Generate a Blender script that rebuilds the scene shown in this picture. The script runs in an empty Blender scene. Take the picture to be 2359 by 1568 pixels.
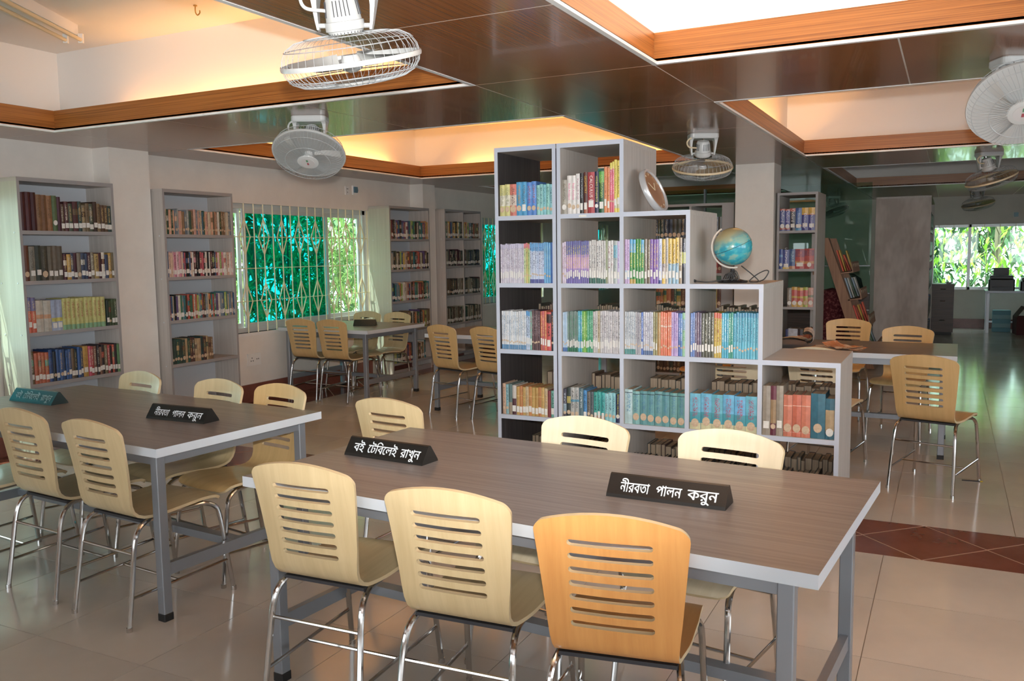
import bpy, math, random
from mathutils import Vector, Matrix
random.seed(7)
sc = bpy.context.scene
COL = sc.collection
PI = math.pi

# ------------------------------------------------------------------ camera, world, lights, exposure
CAM_H = 1.515
def make_camera():
    yw, pt, rl = [math.radians(a) for a in (26.8, 5.8, -0.78)]
    fw = Vector((-math.sin(yw)*math.cos(pt), math.cos(yw)*math.cos(pt), -math.sin(pt)))
    rt = Vector((math.cos(yw), math.sin(yw), 0)); up = rt.cross(fw)
    r2 = rt*math.cos(rl) + up*math.sin(rl); u2 = -rt*math.sin(rl) + up*math.cos(rl)
    cd = bpy.data.cameras.new('camera'); co = bpy.data.objects.new('camera', cd); COL.objects.link(co)
    cd.sensor_width = 36; cd.sensor_fit = 'HORIZONTAL'; cd.lens = 36*2000/2359
    cd.clip_start = 0.05; cd.clip_end = 200
    m = Matrix((r2, u2, -fw)).transposed().to_4x4(); m.translation = (0, 0, CAM_H)
    co.matrix_world = m; sc.camera = co
    return fw
FW = make_camera()
sc.view_settings.view_transform = 'Standard'; sc.view_settings.look = 'None'
sc.view_settings.gamma = 1; sc.view_settings.use_curve_mapping = False
sc.view_settings.exposure = 0.36

w = bpy.data.worlds.new('world'); sc.world = w; w.use_nodes = True
bg = w.node_tree.nodes['Background']; bg.inputs[0].default_value = (0.86, 0.94, 1.0, 1); bg.inputs[1].default_value = 5.6

def light(name, kind, loc, energy, color=(1, 1, 1), aim=None, **kw):
    ld = bpy.data.lights.new(name, kind); lo = bpy.data.objects.new(name, ld); COL.objects.link(lo)
    lo.location = loc; ld.energy = energy; ld.color = color
    if aim is not None:
        lo.rotation_euler = (Vector(aim)).to_track_quat('-Z', 'Y').to_euler()
    for k, v in kw.items(): setattr(ld, k, v)
    return lo
light('sun', 'SUN', (0, 0, 12), 14.0, (1, 0.95, 0.85), aim=(0.22, 0.38, -0.9), angle=0.02)
# the camera's own flash, just above the lens, its head tilted up a little
light('camera_flash', 'SPOT', (0.0, 0.0, CAM_H+0.14), 500, (1, 0.98, 0.95), aim=(FW.x, FW.y, FW.z+0.25),
      spot_size=math.radians(74), spot_blend=0.75, shadow_soft_size=0.03)
WARM = (1.0, 0.46, 0.13)
def cove(loc, length, axis, energy, color=WARM):
    lo = light('cove_lamp', 'AREA', loc, energy*.8, color, aim=(0, 0, 1), shape='RECTANGLE', size=length if axis == 'x' else 0.05, size_y=0.05 if axis == 'x' else length)
    return lo
# lamps lying on the cove ledges behind the wooden fascias of the lit coffers
cove((-3.55, 4.40, 2.50), 2.2, 'x', 9)
cove((-5.0, 4.40, 2.50), 0.7, 'x', 2.0)
cove((-2.25, 2.3, 2.50), 2.6, 'y', 6)
cove((-3.9, 9.32, 2.50), 3.0, 'x', 15)
cove((-6.0, 7.6, 2.50), 2.4, 'y', 17)
cove((-2.25, 7.4, 2.50), 2.8, 'y', 14)
cove((-4.1, 5.40, 2.50), 3.0, 'x', 14)
cove((0.4, 4.40, 2.50), 3.0, 'x', 38, (1.0, 0.60, 0.33))
cove((-1.47, 2.6, 2.50), 3.0, 'y', 34, (1.0, 0.60, 0.33))
cove((-1.47, 7.4, 2.50), 3.0, 'y', 22)
cove((1.2, 9.42, 2.50), 1.7, 'x', 22)
cove((0.4, 5.40, 2.50), 3.0, 'x', 14)

# ------------------------------------------------------------------ helpers
def s2l(c):
    return tuple(((x/12.92) if x <= 0.04045 else ((x+0.055)/1.055)**2.4) for x in c)
def hx(h):
    return s2l(tuple(int(h[i:i+2], 16)/255 for i in (0, 2, 4)))

class MB:
    def __init__(s): s.v = []; s.f = []; s.m = []; s.sm = []
    def add(s, vs, fs, mi=0, smooth=False):
        o = len(s.v); s.v.extend([tuple(p) for p in vs])
        for f in fs:
            s.f.append(tuple(i+o for i in f)); s.m.append(mi); s.sm.append(smooth)
    def box(s, x0, x1, y0, y1, z0, z1, mi=0, mats=None):
        vs = [(x0,y0,z0),(x1,y0,z0),(x1,y1,z0),(x0,y1,z0),(x0,y0,z1),(x1,y0,z1),(x1,y1,z1),(x0,y1,z1)]
        fs = [(0,3,2,1),(4,5,6,7),(0,1,5,4),(2,3,7,6),(3,0,4,7),(1,2,6,5)]   # bottom, top, -y, +y, -x, +x
        if mats is None: s.add(vs, fs, mi)
        else:
            for k, f in enumerate(fs): s.add(vs, [f], mats[k])
    def bevbox(s, x0, x1, y0, y1, z0, z1, b=0.004, mi=0):
        # box with chamfered vertical edges and a chamfered top
        def ring(z, i): return [(x0+b+i,y0+i,z),(x1-b-i,y0+i,z),(x1-i,y0+b+i,z),(x1-i,y1-b-i,z),(x1-b-i,y1-i,z),(x0+b+i,y1-i,z),(x0+i,y1-b-i,z),(x0+i,y0+b+i,z)]
        vs = ring(z0, 0)+ring(z1-b, 0)+ring(z1, b*.8)
        fs = [tuple(range(7, -1, -1)), tuple(range(16, 24))]
        for r in (0, 8):
            for k in range(8): fs.append((r+k, r+(k+1) % 8, r+8+(k+1) % 8, r+8+k))
        s.add(vs, fs, mi)
    def quad(s, a, b, c, d, mi=0): s.add([a, b, c, d], [(0,1,2,3)], mi)
    def tube(s, pts, r, n=8, mi=0, caps=True, radii=None, closed=False):
        pts = [Vector(p) for p in pts]; N = len(pts); vs = []; fs = []
        t0 = (pts[1]-pts[0]).normalized()
        a = Vector((0, 0, 1)) if abs(t0.z) < .9 else Vector((1, 0, 0))
        nrm = (a - t0*a.dot(t0)).normalized()
        for i, p in enumerate(pts):
            if closed: t = (pts[(i+1) % N]-pts[i-1]).normalized()
            else: t = (pts[min(i+1, N-1)]-pts[max(i-1, 0)]).normalized()
            nrm = (nrm - t*nrm.dot(t)).normalized(); b = t.cross(nrm)
            rr = radii[i] if radii else r
            for k in range(n):
                an = 2*PI*k/n; vs.append(p + nrm*(rr*math.cos(an)) + b*(rr*math.sin(an)))
        for i in range(N if closed else N-1):
            j = (i+1) % N
            for k in range(n): fs.append((i*n+k, i*n+(k+1) % n, j*n+(k+1) % n, j*n+k))
        if caps and not closed:
            s.add(vs, fs, mi, True); o = len(s.v)-len(vs)
            s.f.append(tuple(o+k for k in range(n-1, -1, -1))); s.m.append(mi); s.sm.append(False)
            s.f.append(tuple(o+(N-1)*n+k for k in range(n))); s.m.append(mi); s.sm.append(False)
        else: s.add(vs, fs, mi, True)
    def lathe(s, prof, n=24, mi=0, c=(0, 0, 0), smooth=True):
        vs = []; fs = []
        for (r, z) in prof:
            for k in range(n):
                an = 2*PI*k/n; vs.append((c[0]+r*math.cos(an), c[1]+r*math.sin(an), c[2]+z))
        for i in range(len(prof)-1):
            for k in range(n): fs.append((i*n+k, i*n+(k+1) % n, (i+1)*n+(k+1) % n, (i+1)*n+k))
        s.add(vs, fs, mi, smooth)
        if prof[0][0] > 1e-5: s.add(vs[:n], [tuple(range(n-1, -1, -1))], mi)
        if prof[-1][0] > 1e-5: s.add(vs[-n:], [tuple(range(n))], mi)
    def prism(s, poly, axis, a, b, mi=0):
        # poly of 2-d points, extruded along axis from a to b
        def P(p, t): return {'x': (t, p[0], p[1]), 'y': (p[0], t, p[1]), 'z': (p[0], p[1], t)}[axis]
        n = len(poly); vs = [P(p, a) for p in poly]+[P(p, b) for p in poly]
        fs = [tuple(range(n-1, -1, -1)), tuple(range(n, 2*n))]+[(i, (i+1) % n, n+(i+1) % n, n+i) for i in range(n)]
        s.add(vs, fs, mi)
    def mesh(s, name, mats, sharp=35):
        me = bpy.data.meshes.new(name); me.from_pydata(s.v, [], s.f)
        for m in (mats if isinstance(mats, (list, tuple)) else [mats]): me.materials.append(m)
        me.polygons.foreach_set('material_index', s.m); me.polygons.foreach_set('use_smooth', s.sm)
        if any(s.sm): me.set_sharp_from_angle(angle=math.radians(sharp))
        me.update(); return me
    def obj(s, name, mats, parent=None, loc=None, rot=None):
        return mobj(name, s.mesh(name, mats), parent, loc, rot)

def mobj(name, me, parent=None, loc=None, rot=None):
    o = bpy.data.objects.new(name, me); COL.objects.link(o)
    if parent is not None: o.parent = parent
    if loc is not None: o.location = loc
    if rot is not None: o.rotation_euler = rot
    return o
def tag(o, label=None, cat=None, group=None, kind=None):
    if label: o['label'] = label
    if cat: o['category'] = cat
    if group: o['group'] = group
    if kind: o['kind'] = kind
    return o
def thing(name, label, cat, loc=(0, 0, 0), rz=0, group=None):
    o = bpy.data.objects.new(name, None); COL.objects.link(o); o.empty_display_size = .1
    o.location = loc; o.rotation_euler = (0, 0, rz)
    return tag(o, label, cat, group)
def copy_tree(o, parent=None):
    c = o.copy(); COL.objects.link(c)
    if parent is not None: c.parent = parent
    for ch in list(o.children): copy_tree(ch, c)
    return c
def smooth_path(pts, k=5):
    pts = [Vector(p) for p in pts]; out = []
    P = [pts[0]*2-pts[1]]+pts+[pts[-1]*2-pts[-2]]
    for i in range(1, len(P)-2):
        for j in range(k):
            t = j/k; a, b, c, d = P[i-1], P[i], P[i+1], P[i+2]
            out.append(0.5*((2*b)+(c-a)*t+(2*a-5*b+4*c-d)*t*t+(3*b-a-3*c+d)*t**3))
    out.append(pts[-1]); return out

# ------------------------------------------------------------------ materials
def mat(name, col, rough=.5, metal=0, spec=.5, coat=0, **kw):
    m = bpy.data.materials.new(name); m.use_nodes = True
    b = m.node_tree.nodes['Principled BSDF']
    b.inputs['Base Color'].default_value = (*col, 1); b.inputs['Roughness'].default_value = rough
    b.inputs['Metallic'].default_value = metal; b.inputs['Specular IOR Level'].default_value = spec
    b.inputs['Coat Weight'].default_value = coat
    for k, v in kw.items(): b.inputs[k].default_value = v
    return m
def N(m, t, **kw):
    n = m.node_tree.nodes.new(t)
    for k, v in kw.items(): setattr(n, k, v)
    return n
def grain(m, c1, c2, scale=(2, 60, 60), detail=4, coord='Object', fac=1.0, lo=.35, hi=.7, bump=0):
    """stretched-noise wood grain between two colours"""
    nt = m.node_tree; b = nt.nodes['Principled BSDF']
    tc = N(m, 'ShaderNodeTexCoord'); mp = N(m, 'ShaderNodeMapping'); mp.inputs['Scale'].default_value = scale
    nz = N(m, 'ShaderNodeTexNoise'); nz.inputs['Scale'].default_value = 1; nz.inputs['Detail'].default_value = detail; nz.inputs['Roughness'].default_value = .65
    cr = N(m, 'ShaderNodeValToRGB'); cr.color_ramp.elements[0].position = lo; cr.color_ramp.elements[1].position = hi
    cr.color_ramp.elements[0].color = (*c1, 1); cr.color_ramp.elements[1].color = (*c2, 1)
    L = nt.links.new; L(tc.outputs[coord], mp.inputs[0]); L(mp.outputs[0], nz.inputs['Vector']); L(nz.outputs[0], cr.inputs[0]); L(cr.outputs[0], b.inputs['Base Color'])
    if bump:
        bp = N(m, 'ShaderNodeBump'); bp.inputs['Strength'].default_value = bump; bp.inputs['Distance'].default_value = .002
        L(nz.outputs[0], bp.inputs['Height']); L(bp.outputs[0], b.inputs['Normal'])
    return m
def mul(c, k): return tuple(min(1, x*k) for x in c)
M = {}
M['wall'] = grain(mat('wall_paint', (.7,.7,.68), .75, spec=.2), (.74,.70,.645), (.80,.76,.70), (3,3,3))
M['white'] = mat('white_paint', (.78,.76,.73), .6, spec=.3)
M['coffer'] = mat('coffer_paint', (.80,.77,.73), .7, spec=.2)
M['trim'] = mat('white_trim', (.78,.80,.80), .4)
M['skirt'] = grain(mat('red_skirting_tile', (.2,.06,.04), .3), (.17,.055,.04), (.24,.085,.06), (6,6,6))
c = hx('5a3215')
M['soffit_x'] = grain(mat('soffit_laminate_x', c, .2, coat=.15), (.21,.078,.026), (.33,.130,.046), (1.0,130,130), lo=.3, hi=.72)
M['soffit_y'] = grain(mat('soffit_laminate_y', c, .2, coat=.15), (.21,.078,.026), (.33,.130,.046), (130,1.0,130), lo=.3, hi=.72)
M['fascia_x'] = grain(mat('fascia_wood_x', c, .35), (.20,.065,.012), (.42,.16,.036), (.8,150,150), lo=.36, hi=.6)
M['fascia_y'] = grain(mat('fascia_wood_y', c, .35), (.20,.065,.012), (.42,.16,.036), (150,.8,150), lo=.36, hi=.6)
M['strip'] = mat('aluminium_strip', (.72,.70,.66), .45, metal=.2)
M['tile'] = grain(mat('beige_floor_tile', (.5,.45,.38), .13, spec=.5), (.50,.455,.40), (.59,.54,.475), (1.3,1.3,1.3), lo=.3, hi=.7)
M['grout'] = mat('floor_grout', (.25,.21,.17), .6)
M['redtile'] = grain(mat('red_floor_tile', (.2,.06,.04), .16), (.165,.050,.032), (.225,.075,.05), (4,4,4))
M['redgrout'] = mat('red_tile_grout', (.42,.27,.2), .6)
M['lam'] = grain(mat('grey_wood_laminate', (.4,.36,.32), .5), (.42,.38,.345), (.53,.485,.445), (45,45,1.5), lo=.3, hi=.7)
M['lamx'] = grain(mat('grey_wood_laminate_shelf', (.4,.36,.32), .45), (.42,.38,.345), (.53,.485,.445), (1.5,45,45), lo=.3, hi=.7)
M['edge'] = mat('grey_edge_band', hx('b6bcc9'), .45)
M['edgew'] = mat('grey_edge_band_dull', (.31,.30,.30), .5)
M['wenge'] = grain(mat('charcoal_laminate', (.04,.035,.035), .5), (.032,.028,.03), (.07,.06,.06), (60,60,1.5))
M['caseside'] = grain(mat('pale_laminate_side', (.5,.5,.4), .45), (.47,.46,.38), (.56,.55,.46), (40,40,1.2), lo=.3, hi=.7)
M['back'] = mat('pale_back_board', (.50,.52,.55), .6)
M['top'] = grain(mat('dark_table_laminate', (.13,.11,.1), .33), (.155,.140,.136), (.265,.243,.235), (1.3,55,55), lo=.3, hi=.7)
M['topedge'] = mat('table_edge_band', (.56,.60,.64), .4)
M['gmetal'] = mat('grey_painted_steel', (.26,.275,.30), .35, metal=.35)
M['wmetal'] = mat('pale_painted_steel', (.55,.58,.63), .35, metal=.2)
M['chrome'] = mat('chrome', (.58,.565,.55), .13, metal=1)
M['black'] = mat('black_rubber', (.012,.012,.012), .5)
M['sign'] = mat('black_paint', (.012,.011,.010), .35)
M['signteal'] = mat('faded_black_paint', (.015,.035,.038), .3)
M['letter'] = mat('white_lettering', (.72,.78,.82), .5)
M['letterdim'] = mat('worn_white_lettering', (.35,.42,.42), .5)
def ply(name, a, b): 
    m = grain(mat(name, a, .33, coat=.15), a, b, (26,2,2.0), lo=.25, hi=.75)
    return m
PLY = {'pale': ply('pale_birch_ply', (.56,.42,.22), (.70,.55,.32)),
       'cream': ply('cream_birch_ply', (.66,.55,.37), (.78,.67,.48)),
       'honey': ply('honey_ply', (.55,.36,.15), (.68,.46,.21)),
       'orange': ply('orange_ply', (.62,.27,.075), (.76,.38,.12))}
M['plyedge'] = mat('ply_edge', (.60,.47,.28), .5)
M['fan'] = mat('white_fan_plastic', (.54,.55,.54), .3)
M['fancream'] = mat('aged_cream_plastic', (.70,.58,.38), .35)
M['wire'] = mat('white_wire', (.42,.44,.45), .35)
M['blade'] = mat('grey_fan_blade', (.50,.50,.48), .35)
M['dark'] = mat('dark_slot', (.03,.03,.035), .6)
M['grille'] = mat('cream_window_bars', (.72,.64,.40), .45)
M['alu'] = mat('window_aluminium', (.62,.66,.68), .35, metal=.3)
M['leather'] = mat('dark_device_plastic', (.02,.022,.025), .4)
M['rackwood'] = grain(mat('rack_plank', (.3,.15,.08), .5), (.26,.12,.06), (.40,.21,.11), (40,40,1.5))
M['darkwood'] = grain(mat('dark_cabinet_wood', (.06,.03,.02), .4), (.05,.026,.018), (.10,.055,.038), (1.5,1.5,40))
M['print'] = None
def glass(name, col, ior=1.45, rough=.02):
    m = bpy.data.materials.new(name); m.use_nodes = True; nt = m.node_tree; nt.nodes.clear()
    o = N(m, 'ShaderNodeOutputMaterial'); t = N(m, 'ShaderNodeBsdfTransparent'); t.inputs[0].default_value = (*col, 1)
    g = N(m, 'ShaderNodeBsdfGlossy'); g.inputs['Roughness'].default_value = rough; fr = N(m, 'ShaderNodeFresnel'); fr.inputs[0].default_value = 1.45
    mx = N(m, 'ShaderNodeMixShader'); L = nt.links.new
    # the same reflectance on both faces of the pane
    ge = N(m, 'ShaderNodeNewGeometry'); mr = N(m, 'ShaderNodeMapRange'); mr.inputs['To Min'].default_value = ior; mr.inputs['To Max'].default_value = 1/ior
    L(ge.outputs['Backfacing'], mr.inputs['Value']); L(mr.outputs[0], fr.inputs[0])
    L(fr.outputs[0], mx.inputs[0]); L(t.outputs[0], mx.inputs[1]); L(g.outputs[0], mx.inputs[2]); L(mx.outputs[0], o.inputs[0])
    return m
M['teal'] = glass('teal_tinted_glass', (.05,.50,.52))
M['clear'] = glass('clear_glass', (.80,.92,.88))
M['clockglass'] = glass('clock_cover', (.95,.95,.95), 1.15)
M['greyglass'] = glass('partition_glass', (.78,.90,.85))
def leafmat(name, c1, c2, tr=.45):
    m = bpy.data.materials.new(name); m.use_nodes = True; nt = m.node_tree; nt.nodes.clear(); L = nt.links.new
    o = N(m, 'ShaderNodeOutputMaterial'); d = N(m, 'ShaderNodeBsdfDiffuse'); t = N(m, 'ShaderNodeBsdfTranslucent'); g = N(m, 'ShaderNodeBsdfGlossy'); g.inputs['Roughness'].default_value = .35
    mx = N(m, 'ShaderNodeMixShader'); mx.inputs[0].default_value = tr; m2 = N(m, 'ShaderNodeMixShader'); m2.inputs[0].default_value = .07
    nz = N(m, 'ShaderNodeTexNoise'); nz.inputs['Scale'].default_value = 2.5; nz.inputs['Detail'].default_value = 3; tc = N(m, 'ShaderNodeTexCoord')
    cr = N(m, 'ShaderNodeValToRGB'); cr.color_ramp.elements[0].position = .35; cr.color_ramp.elements[1].position = .65
    cr.color_ramp.elements[0].color = (*c1, 1); cr.color_ramp.elements[1].color = (*c2, 1)
    geo = N(m, 'ShaderNodeNewGeometry'); L(geo.outputs['Position'], nz.inputs['Vector']); L(nz.outputs[0], cr.inputs[0])
    L(cr.outputs[0], d.inputs[0]); L(cr.outputs[0], t.inputs[0]); L(d.outputs[0], mx.inputs[1]); L(t.outputs[0], mx.inputs[2])
    L(mx.outputs[0], m2.inputs[1]); L(g.outputs[0], m2.inputs[2]); L(m2.outputs[0], o.inputs[0])
    return m
M['leaf1'] = leafmat('narrow_leaf', (.12,.24,.06), (.42,.58,.20), .55)
M['leaf2'] = leafmat('broad_leaf', (.20,.42,.03), (.42,.70,.07))
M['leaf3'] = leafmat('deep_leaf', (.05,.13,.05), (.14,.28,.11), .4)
M['bark'] = mat('bark', (.16,.13,.09), .8)
M['soil'] = grain(mat('garden_soil', (.12,.13,.06), .9), (.07,.09,.03), (.22,.22,.12), (2,2,2))
# book cover: printed colours come from the mesh, title print from noise on the spine
def book_mat():
    m = mat('book_cover', (.5,.5,.5), .38); nt = m.node_tree; L = nt.links.new; b = nt.nodes['Principled BSDF']
    a = N(m, 'ShaderNodeAttribute', attribute_name='Col'); i = N(m, 'ShaderNodeAttribute', attribute_name='Ink'); uv = N(m, 'ShaderNodeUVMap')
    sp = N(m, 'ShaderNodeSeparateXYZ'); L(uv.outputs[0], sp.inputs[0])
    geo = N(m, 'ShaderNodeNewGeometry'); mp = N(m, 'ShaderNodeMapping'); mp.inputs['Scale'].default_value = (260, 260, 190); L(geo.outputs['Position'], mp.inputs[0])
    nz = N(m, 'ShaderNodeTexNoise'); nz.inputs['Scale'].default_value = 1; nz.inputs['Detail'].default_value = 2; L(mp.outputs[0], nz.inputs['Vector'])
    def math_(op, x, y):
        n = N(m, 'ShaderNodeMath', operation=op)
        for k, q in enumerate((x, y)):
            if hasattr(q, 'links'): L(q, n.inputs[k])
            else: n.inputs[k].default_value = q
        return n.outputs[0]
    u = math_('LESS_THAN', math_('ABSOLUTE', math_('SUBTRACT', sp.outputs[0], .5), 0), .24)
    v = math_('MULTIPLY', math_('GREATER_THAN', sp.outputs[1], .36), math_('LESS_THAN', sp.outputs[1], .9))
    t = math_('GREATER_THAN', nz.outputs[0], .53)
    f = math_('MULTIPLY', math_('MULTIPLY', u, v), math_('MULTIPLY', t, i.outputs['Alpha']))
    mx = N(m, 'ShaderNodeMix', data_type='RGBA'); L(f, mx.inputs['Factor']); L(a.outputs['Color'], mx.inputs['A']); L(i.outputs['Color'], mx.inputs['B'])
    n2 = N(m, 'ShaderNodeTexNoise'); n2.inputs['Scale'].default_value = 35; L(geo.outputs['Position'], n2.inputs['Vector'])
    hs = N(m, 'ShaderNodeHueSaturation'); hs.inputs['Saturation'].default_value = .88; L(mx.outputs['Result'], hs.inputs['Color'])
    L(math_('ADD', math_('MULTIPLY', n2.outputs[0], .5), .54), hs.inputs['Value']); L(hs.outputs[0], b.inputs['Base Color'])
    return m
M['book'] = book_mat()
M['pages'] = grain(mat('dusty_page_edges', (.3,.24,.17), .85), (.27,.20,.14), (.44,.34,.24), (160,3,3))
M['sticker'] = grain(mat('white_spine_sticker', (.7,.69,.65), .6), (.62,.60,.55), (.76,.75,.72), (60,60,60))
M['tan'] = grain(mat('browned_spine_sticker', (.5,.36,.24), .7), (.46,.33,.22), (.62,.48,.34), (60,60,60))
# ------------------------------------------------------------------ the room
ZC = 2.43                      # underside of the laminate soffit
XL, XR, YF, YB = -6.48, 4.6, -3.2, 18.2
def structure(name, mb, mats, parent=None):
    o = mb.obj(name, mats, parent)
    if parent is None: o['kind'] = 'structure'
    return o

# floor slab with tiles
b = MB(); b.box(XL-.2, XR+.2, YF-.2, YB+.2, -.2, -.0025)
floor = structure('floor', b, M['grout'])
TILE = {}
def tile_mesh(w, d, m):
    k = (round(w, 3), round(d, 3), m)
    if k not in TILE:
        t = MB(); t.box(-w/2, w/2, -d/2, d/2, -.0025, 0); TILE[k] = t.mesh('tile', M[m])
    return TILE[k]
xs = [XL+.58]+[.35+.6*k for k in range(-10, 8) if XL+.6 < .35+.6*k < XR]+[XR]
ys = sorted([4.54-.6*k for k in range(0, 13)]+[5.12+.6*k for k in range(0, 22)])+[YB]
rest = MB()
for j in range(len(ys)-1):
    y0, y1 = ys[j], ys[j+1]
    if abs(y0-4.54) < 1e-6: continue
    for i in range(len(xs)-1):
        x0, x1 = xs[i], xs[i+1]; g = .0015
        if 1.0 < y1 and y0 < 10.6 and x0 < 2.2:
            mobj('tile', tile_mesh(x1-x0-2*g, y1-y0-2*g, 'tile'), floor, ((x0+x1)/2, (y0+y1)/2, 0))
        else: rest.box(x0+g, x1-g, y0+g, y1-g, -.0025, 0)
o = rest.obj('far_tiles', M['tile'], floor); o['kind'] = 'stuff'
# red border of diagonal tiles: squares set on their corner with triangles between them
b = MB(); b.box(XL, XR, 4.5415, 5.1185, -.0025, -.0012); b.box(XL, XL+.5785, YF, YB, -.0025, -.0012)
b.obj('border_grout', M['redgrout'], floor)
H = .29; g = .006
bm_ = MB(); bm_.prism([(-H+g, 0), (0, -H+g), (H-g, 0), (0, H-g)], 'z', -.0012, 0); DIA = bm_.mesh('red_tile', M['redtile'])
bm_ = MB(); bm_.prism([(-H+2*g, 0), (0, -H+2*g), (H-2*g, 0)], 'z', -.0012, 0); TRI = bm_.mesh('red_tile', M['redtile'])
x = .0+.28-.56*11
while x < XR-.3:
    mobj('red_tile', DIA, floor, (x, 4.83, 0))
    mobj('red_tile', TRI, floor, (x+H, 5.12-g*.4, 0)); mobj('red_tile', TRI, floor, (x+H, 4.54+g*.4, 0), (0, 0, PI))
    x += .58
y = 1.6
while y < 12:
    if not (4.4 < y < 5.3):
        mobj('red_tile', DIA, floor, (XL+.29, y, 0))
        mobj('red_tile', TRI, floor, (XL+.58-g*.4, y+H, 0), (0, 0, -PI/2)); mobj('red_tile', TRI, floor, (XL+g*.4, y+H, 0), (0, 0, PI/2))
    y += .58

# walls with window openings
def wall(name, axis, a0, a1, u0, u1, openings, zt=3.3):
    """axis 'x': slab between x=a0..a1 running along y from u0..u1; openings (v0, v1, z0, z1)"""
    b = MB(); cur = u0
    def bx(p, q, z0, z1):
        if axis == 'x': b.box(a0, a1, p, q, z0, z1)
        else: b.box(p, q, a0, a1, z0, z1)
    for (p, q, z0, z1) in sorted(openings):
        bx(cur, p, 0, zt); bx(p, q, 0, z0); bx(p, q, z1, zt); cur = q
    bx(cur, u1, 0, zt)
    return structure(name, b, M['wall'])
WZ0, WZ1 = .72, 2.05
LW = [(1.9, 4.12), (6.62, 8.92), (11.87, 14.1), (15.2, 17.4)]
wall('wall_left', 'x', XL-.16, XL, YF-.16, YB+.16, [(p, q, WZ0, WZ1) for p, q in LW])
BW = (-.34, 2.4, .71, 1.91)
wall('wall_back', 'y', YB, YB+.16, XL, XR, [BW])
RW = [(-2.6, 1.2, .7, 2.2), (2.0, 5.4, .7, 2.2)]  # unseen windows, placed and sized to let in fill daylight
wall('wall_right', 'x', XR, XR+.16, YF-.16, YB+.16, RW)
FWN = [(-5.6, -3.0, .8, 2.1), (-1.6, 1.0, .8, 2.1), (2, 4.0, .8, 2.1)]  # openings behind the camera, added out of view for ambient fill
wall('wall_front', 'y', YF-.16, YF, XL, XR, FWN)
b = MB(); b.box(XL, XL+.018, 4.12, 18.2, 0, .185); b.box(XL, XL+.018, YF, 4.12, 0, .185); structure('baseboard_left', b, M['skirt'])
b = MB(); b.box(XL+.02, XR, YB-.018, YB, 0, .17); structure('baseboard_back', b, M['skirt'])
b = MB(); b.box(XL, -6.28, 5.045, 5.45, 0, ZC); structure('trim_1', b, M['wall'])          # pilasters
b = MB(); b.box(XL, -6.28, 9.87, 10.17, 0, ZC); structure('trim_2', b, M['wall'])
b = MB(); b.box(-2.13, -1.72, 9.68, 10.1, 0, ZC); structure('trim_3', b, M['wall'])        # free column

# ceiling: slab, laminate soffit panels, coffers with wooden fascias
b = MB(); b.box(XL-.3, XR+1.6, YF-1.6, YB+.3, 3.3, 3.5); ceiling = structure('ceiling', b, M['white'])  # wide overhang past the unseen walls, added to keep direct sun out
def panel(x0, x1, y0, y1, along):
    g = .004; p = MB(); p.box(x0+g, x1-g, y0+g, y1-g, ZC, ZC+.018)
    p.obj('panel', M['soffit_'+along], ceiling)
def strip(x0, x1, y0, y1):
    p = MB(); p.box(x0, x1, y0, y1, ZC+.0005, ZC+.012); p.obj('joint_strip', M['strip'], ceiling)
TX = [(-5.88, -2.37), (-1.35, 2.16)]
TY = [(.6, 4.28), (5.52, 9.2), (10.68, 14.6)]
YSEG = [(-3.2, -1.2), (-1.2, .6), (.6, 1.83), (1.83, 3.06), (3.06, 4.28), (4.28, 5.5), (5.5, 6.76), (6.76, 8.04), (8.04, 9.3), (9.3, 10.68), (10.68, 12), (12, 13.3), (13.3, 14.6), (14.6, 16.4), (16.4, 18.2)]
for (y0, y1) in YSEG:
    panel(XL, -5.88, y0, y1, 'y'); panel(-2.37, -1.35, y0, y1, 'x' if y0 >= 4.2 and y1 < 5.6 else 'y'); panel(2.16, XR, y0, y1, 'y')
    for (a, c) in ((XL, -5.88), (-2.37, -1.35), (2.16, XR)): strip(a, c, y1-.004, y1+.004)
for (y0, y1) in ((-3.2, .6), (4.28, 5.52), (9.2, 10.68), (14.6, 18.2)):
    for cuts in ((-5.88, -4.77, -3.58, -2.37), (-1.35, -.24, .96, 2.16)):
        for k in range(3): panel(cuts[k], cuts[k+1], y0, y1, 'x')
        for c in cuts: strip(c-.004, c+.004, y0, y1)
SB = .2; ZT = 3.05; FT = 2.585
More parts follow.
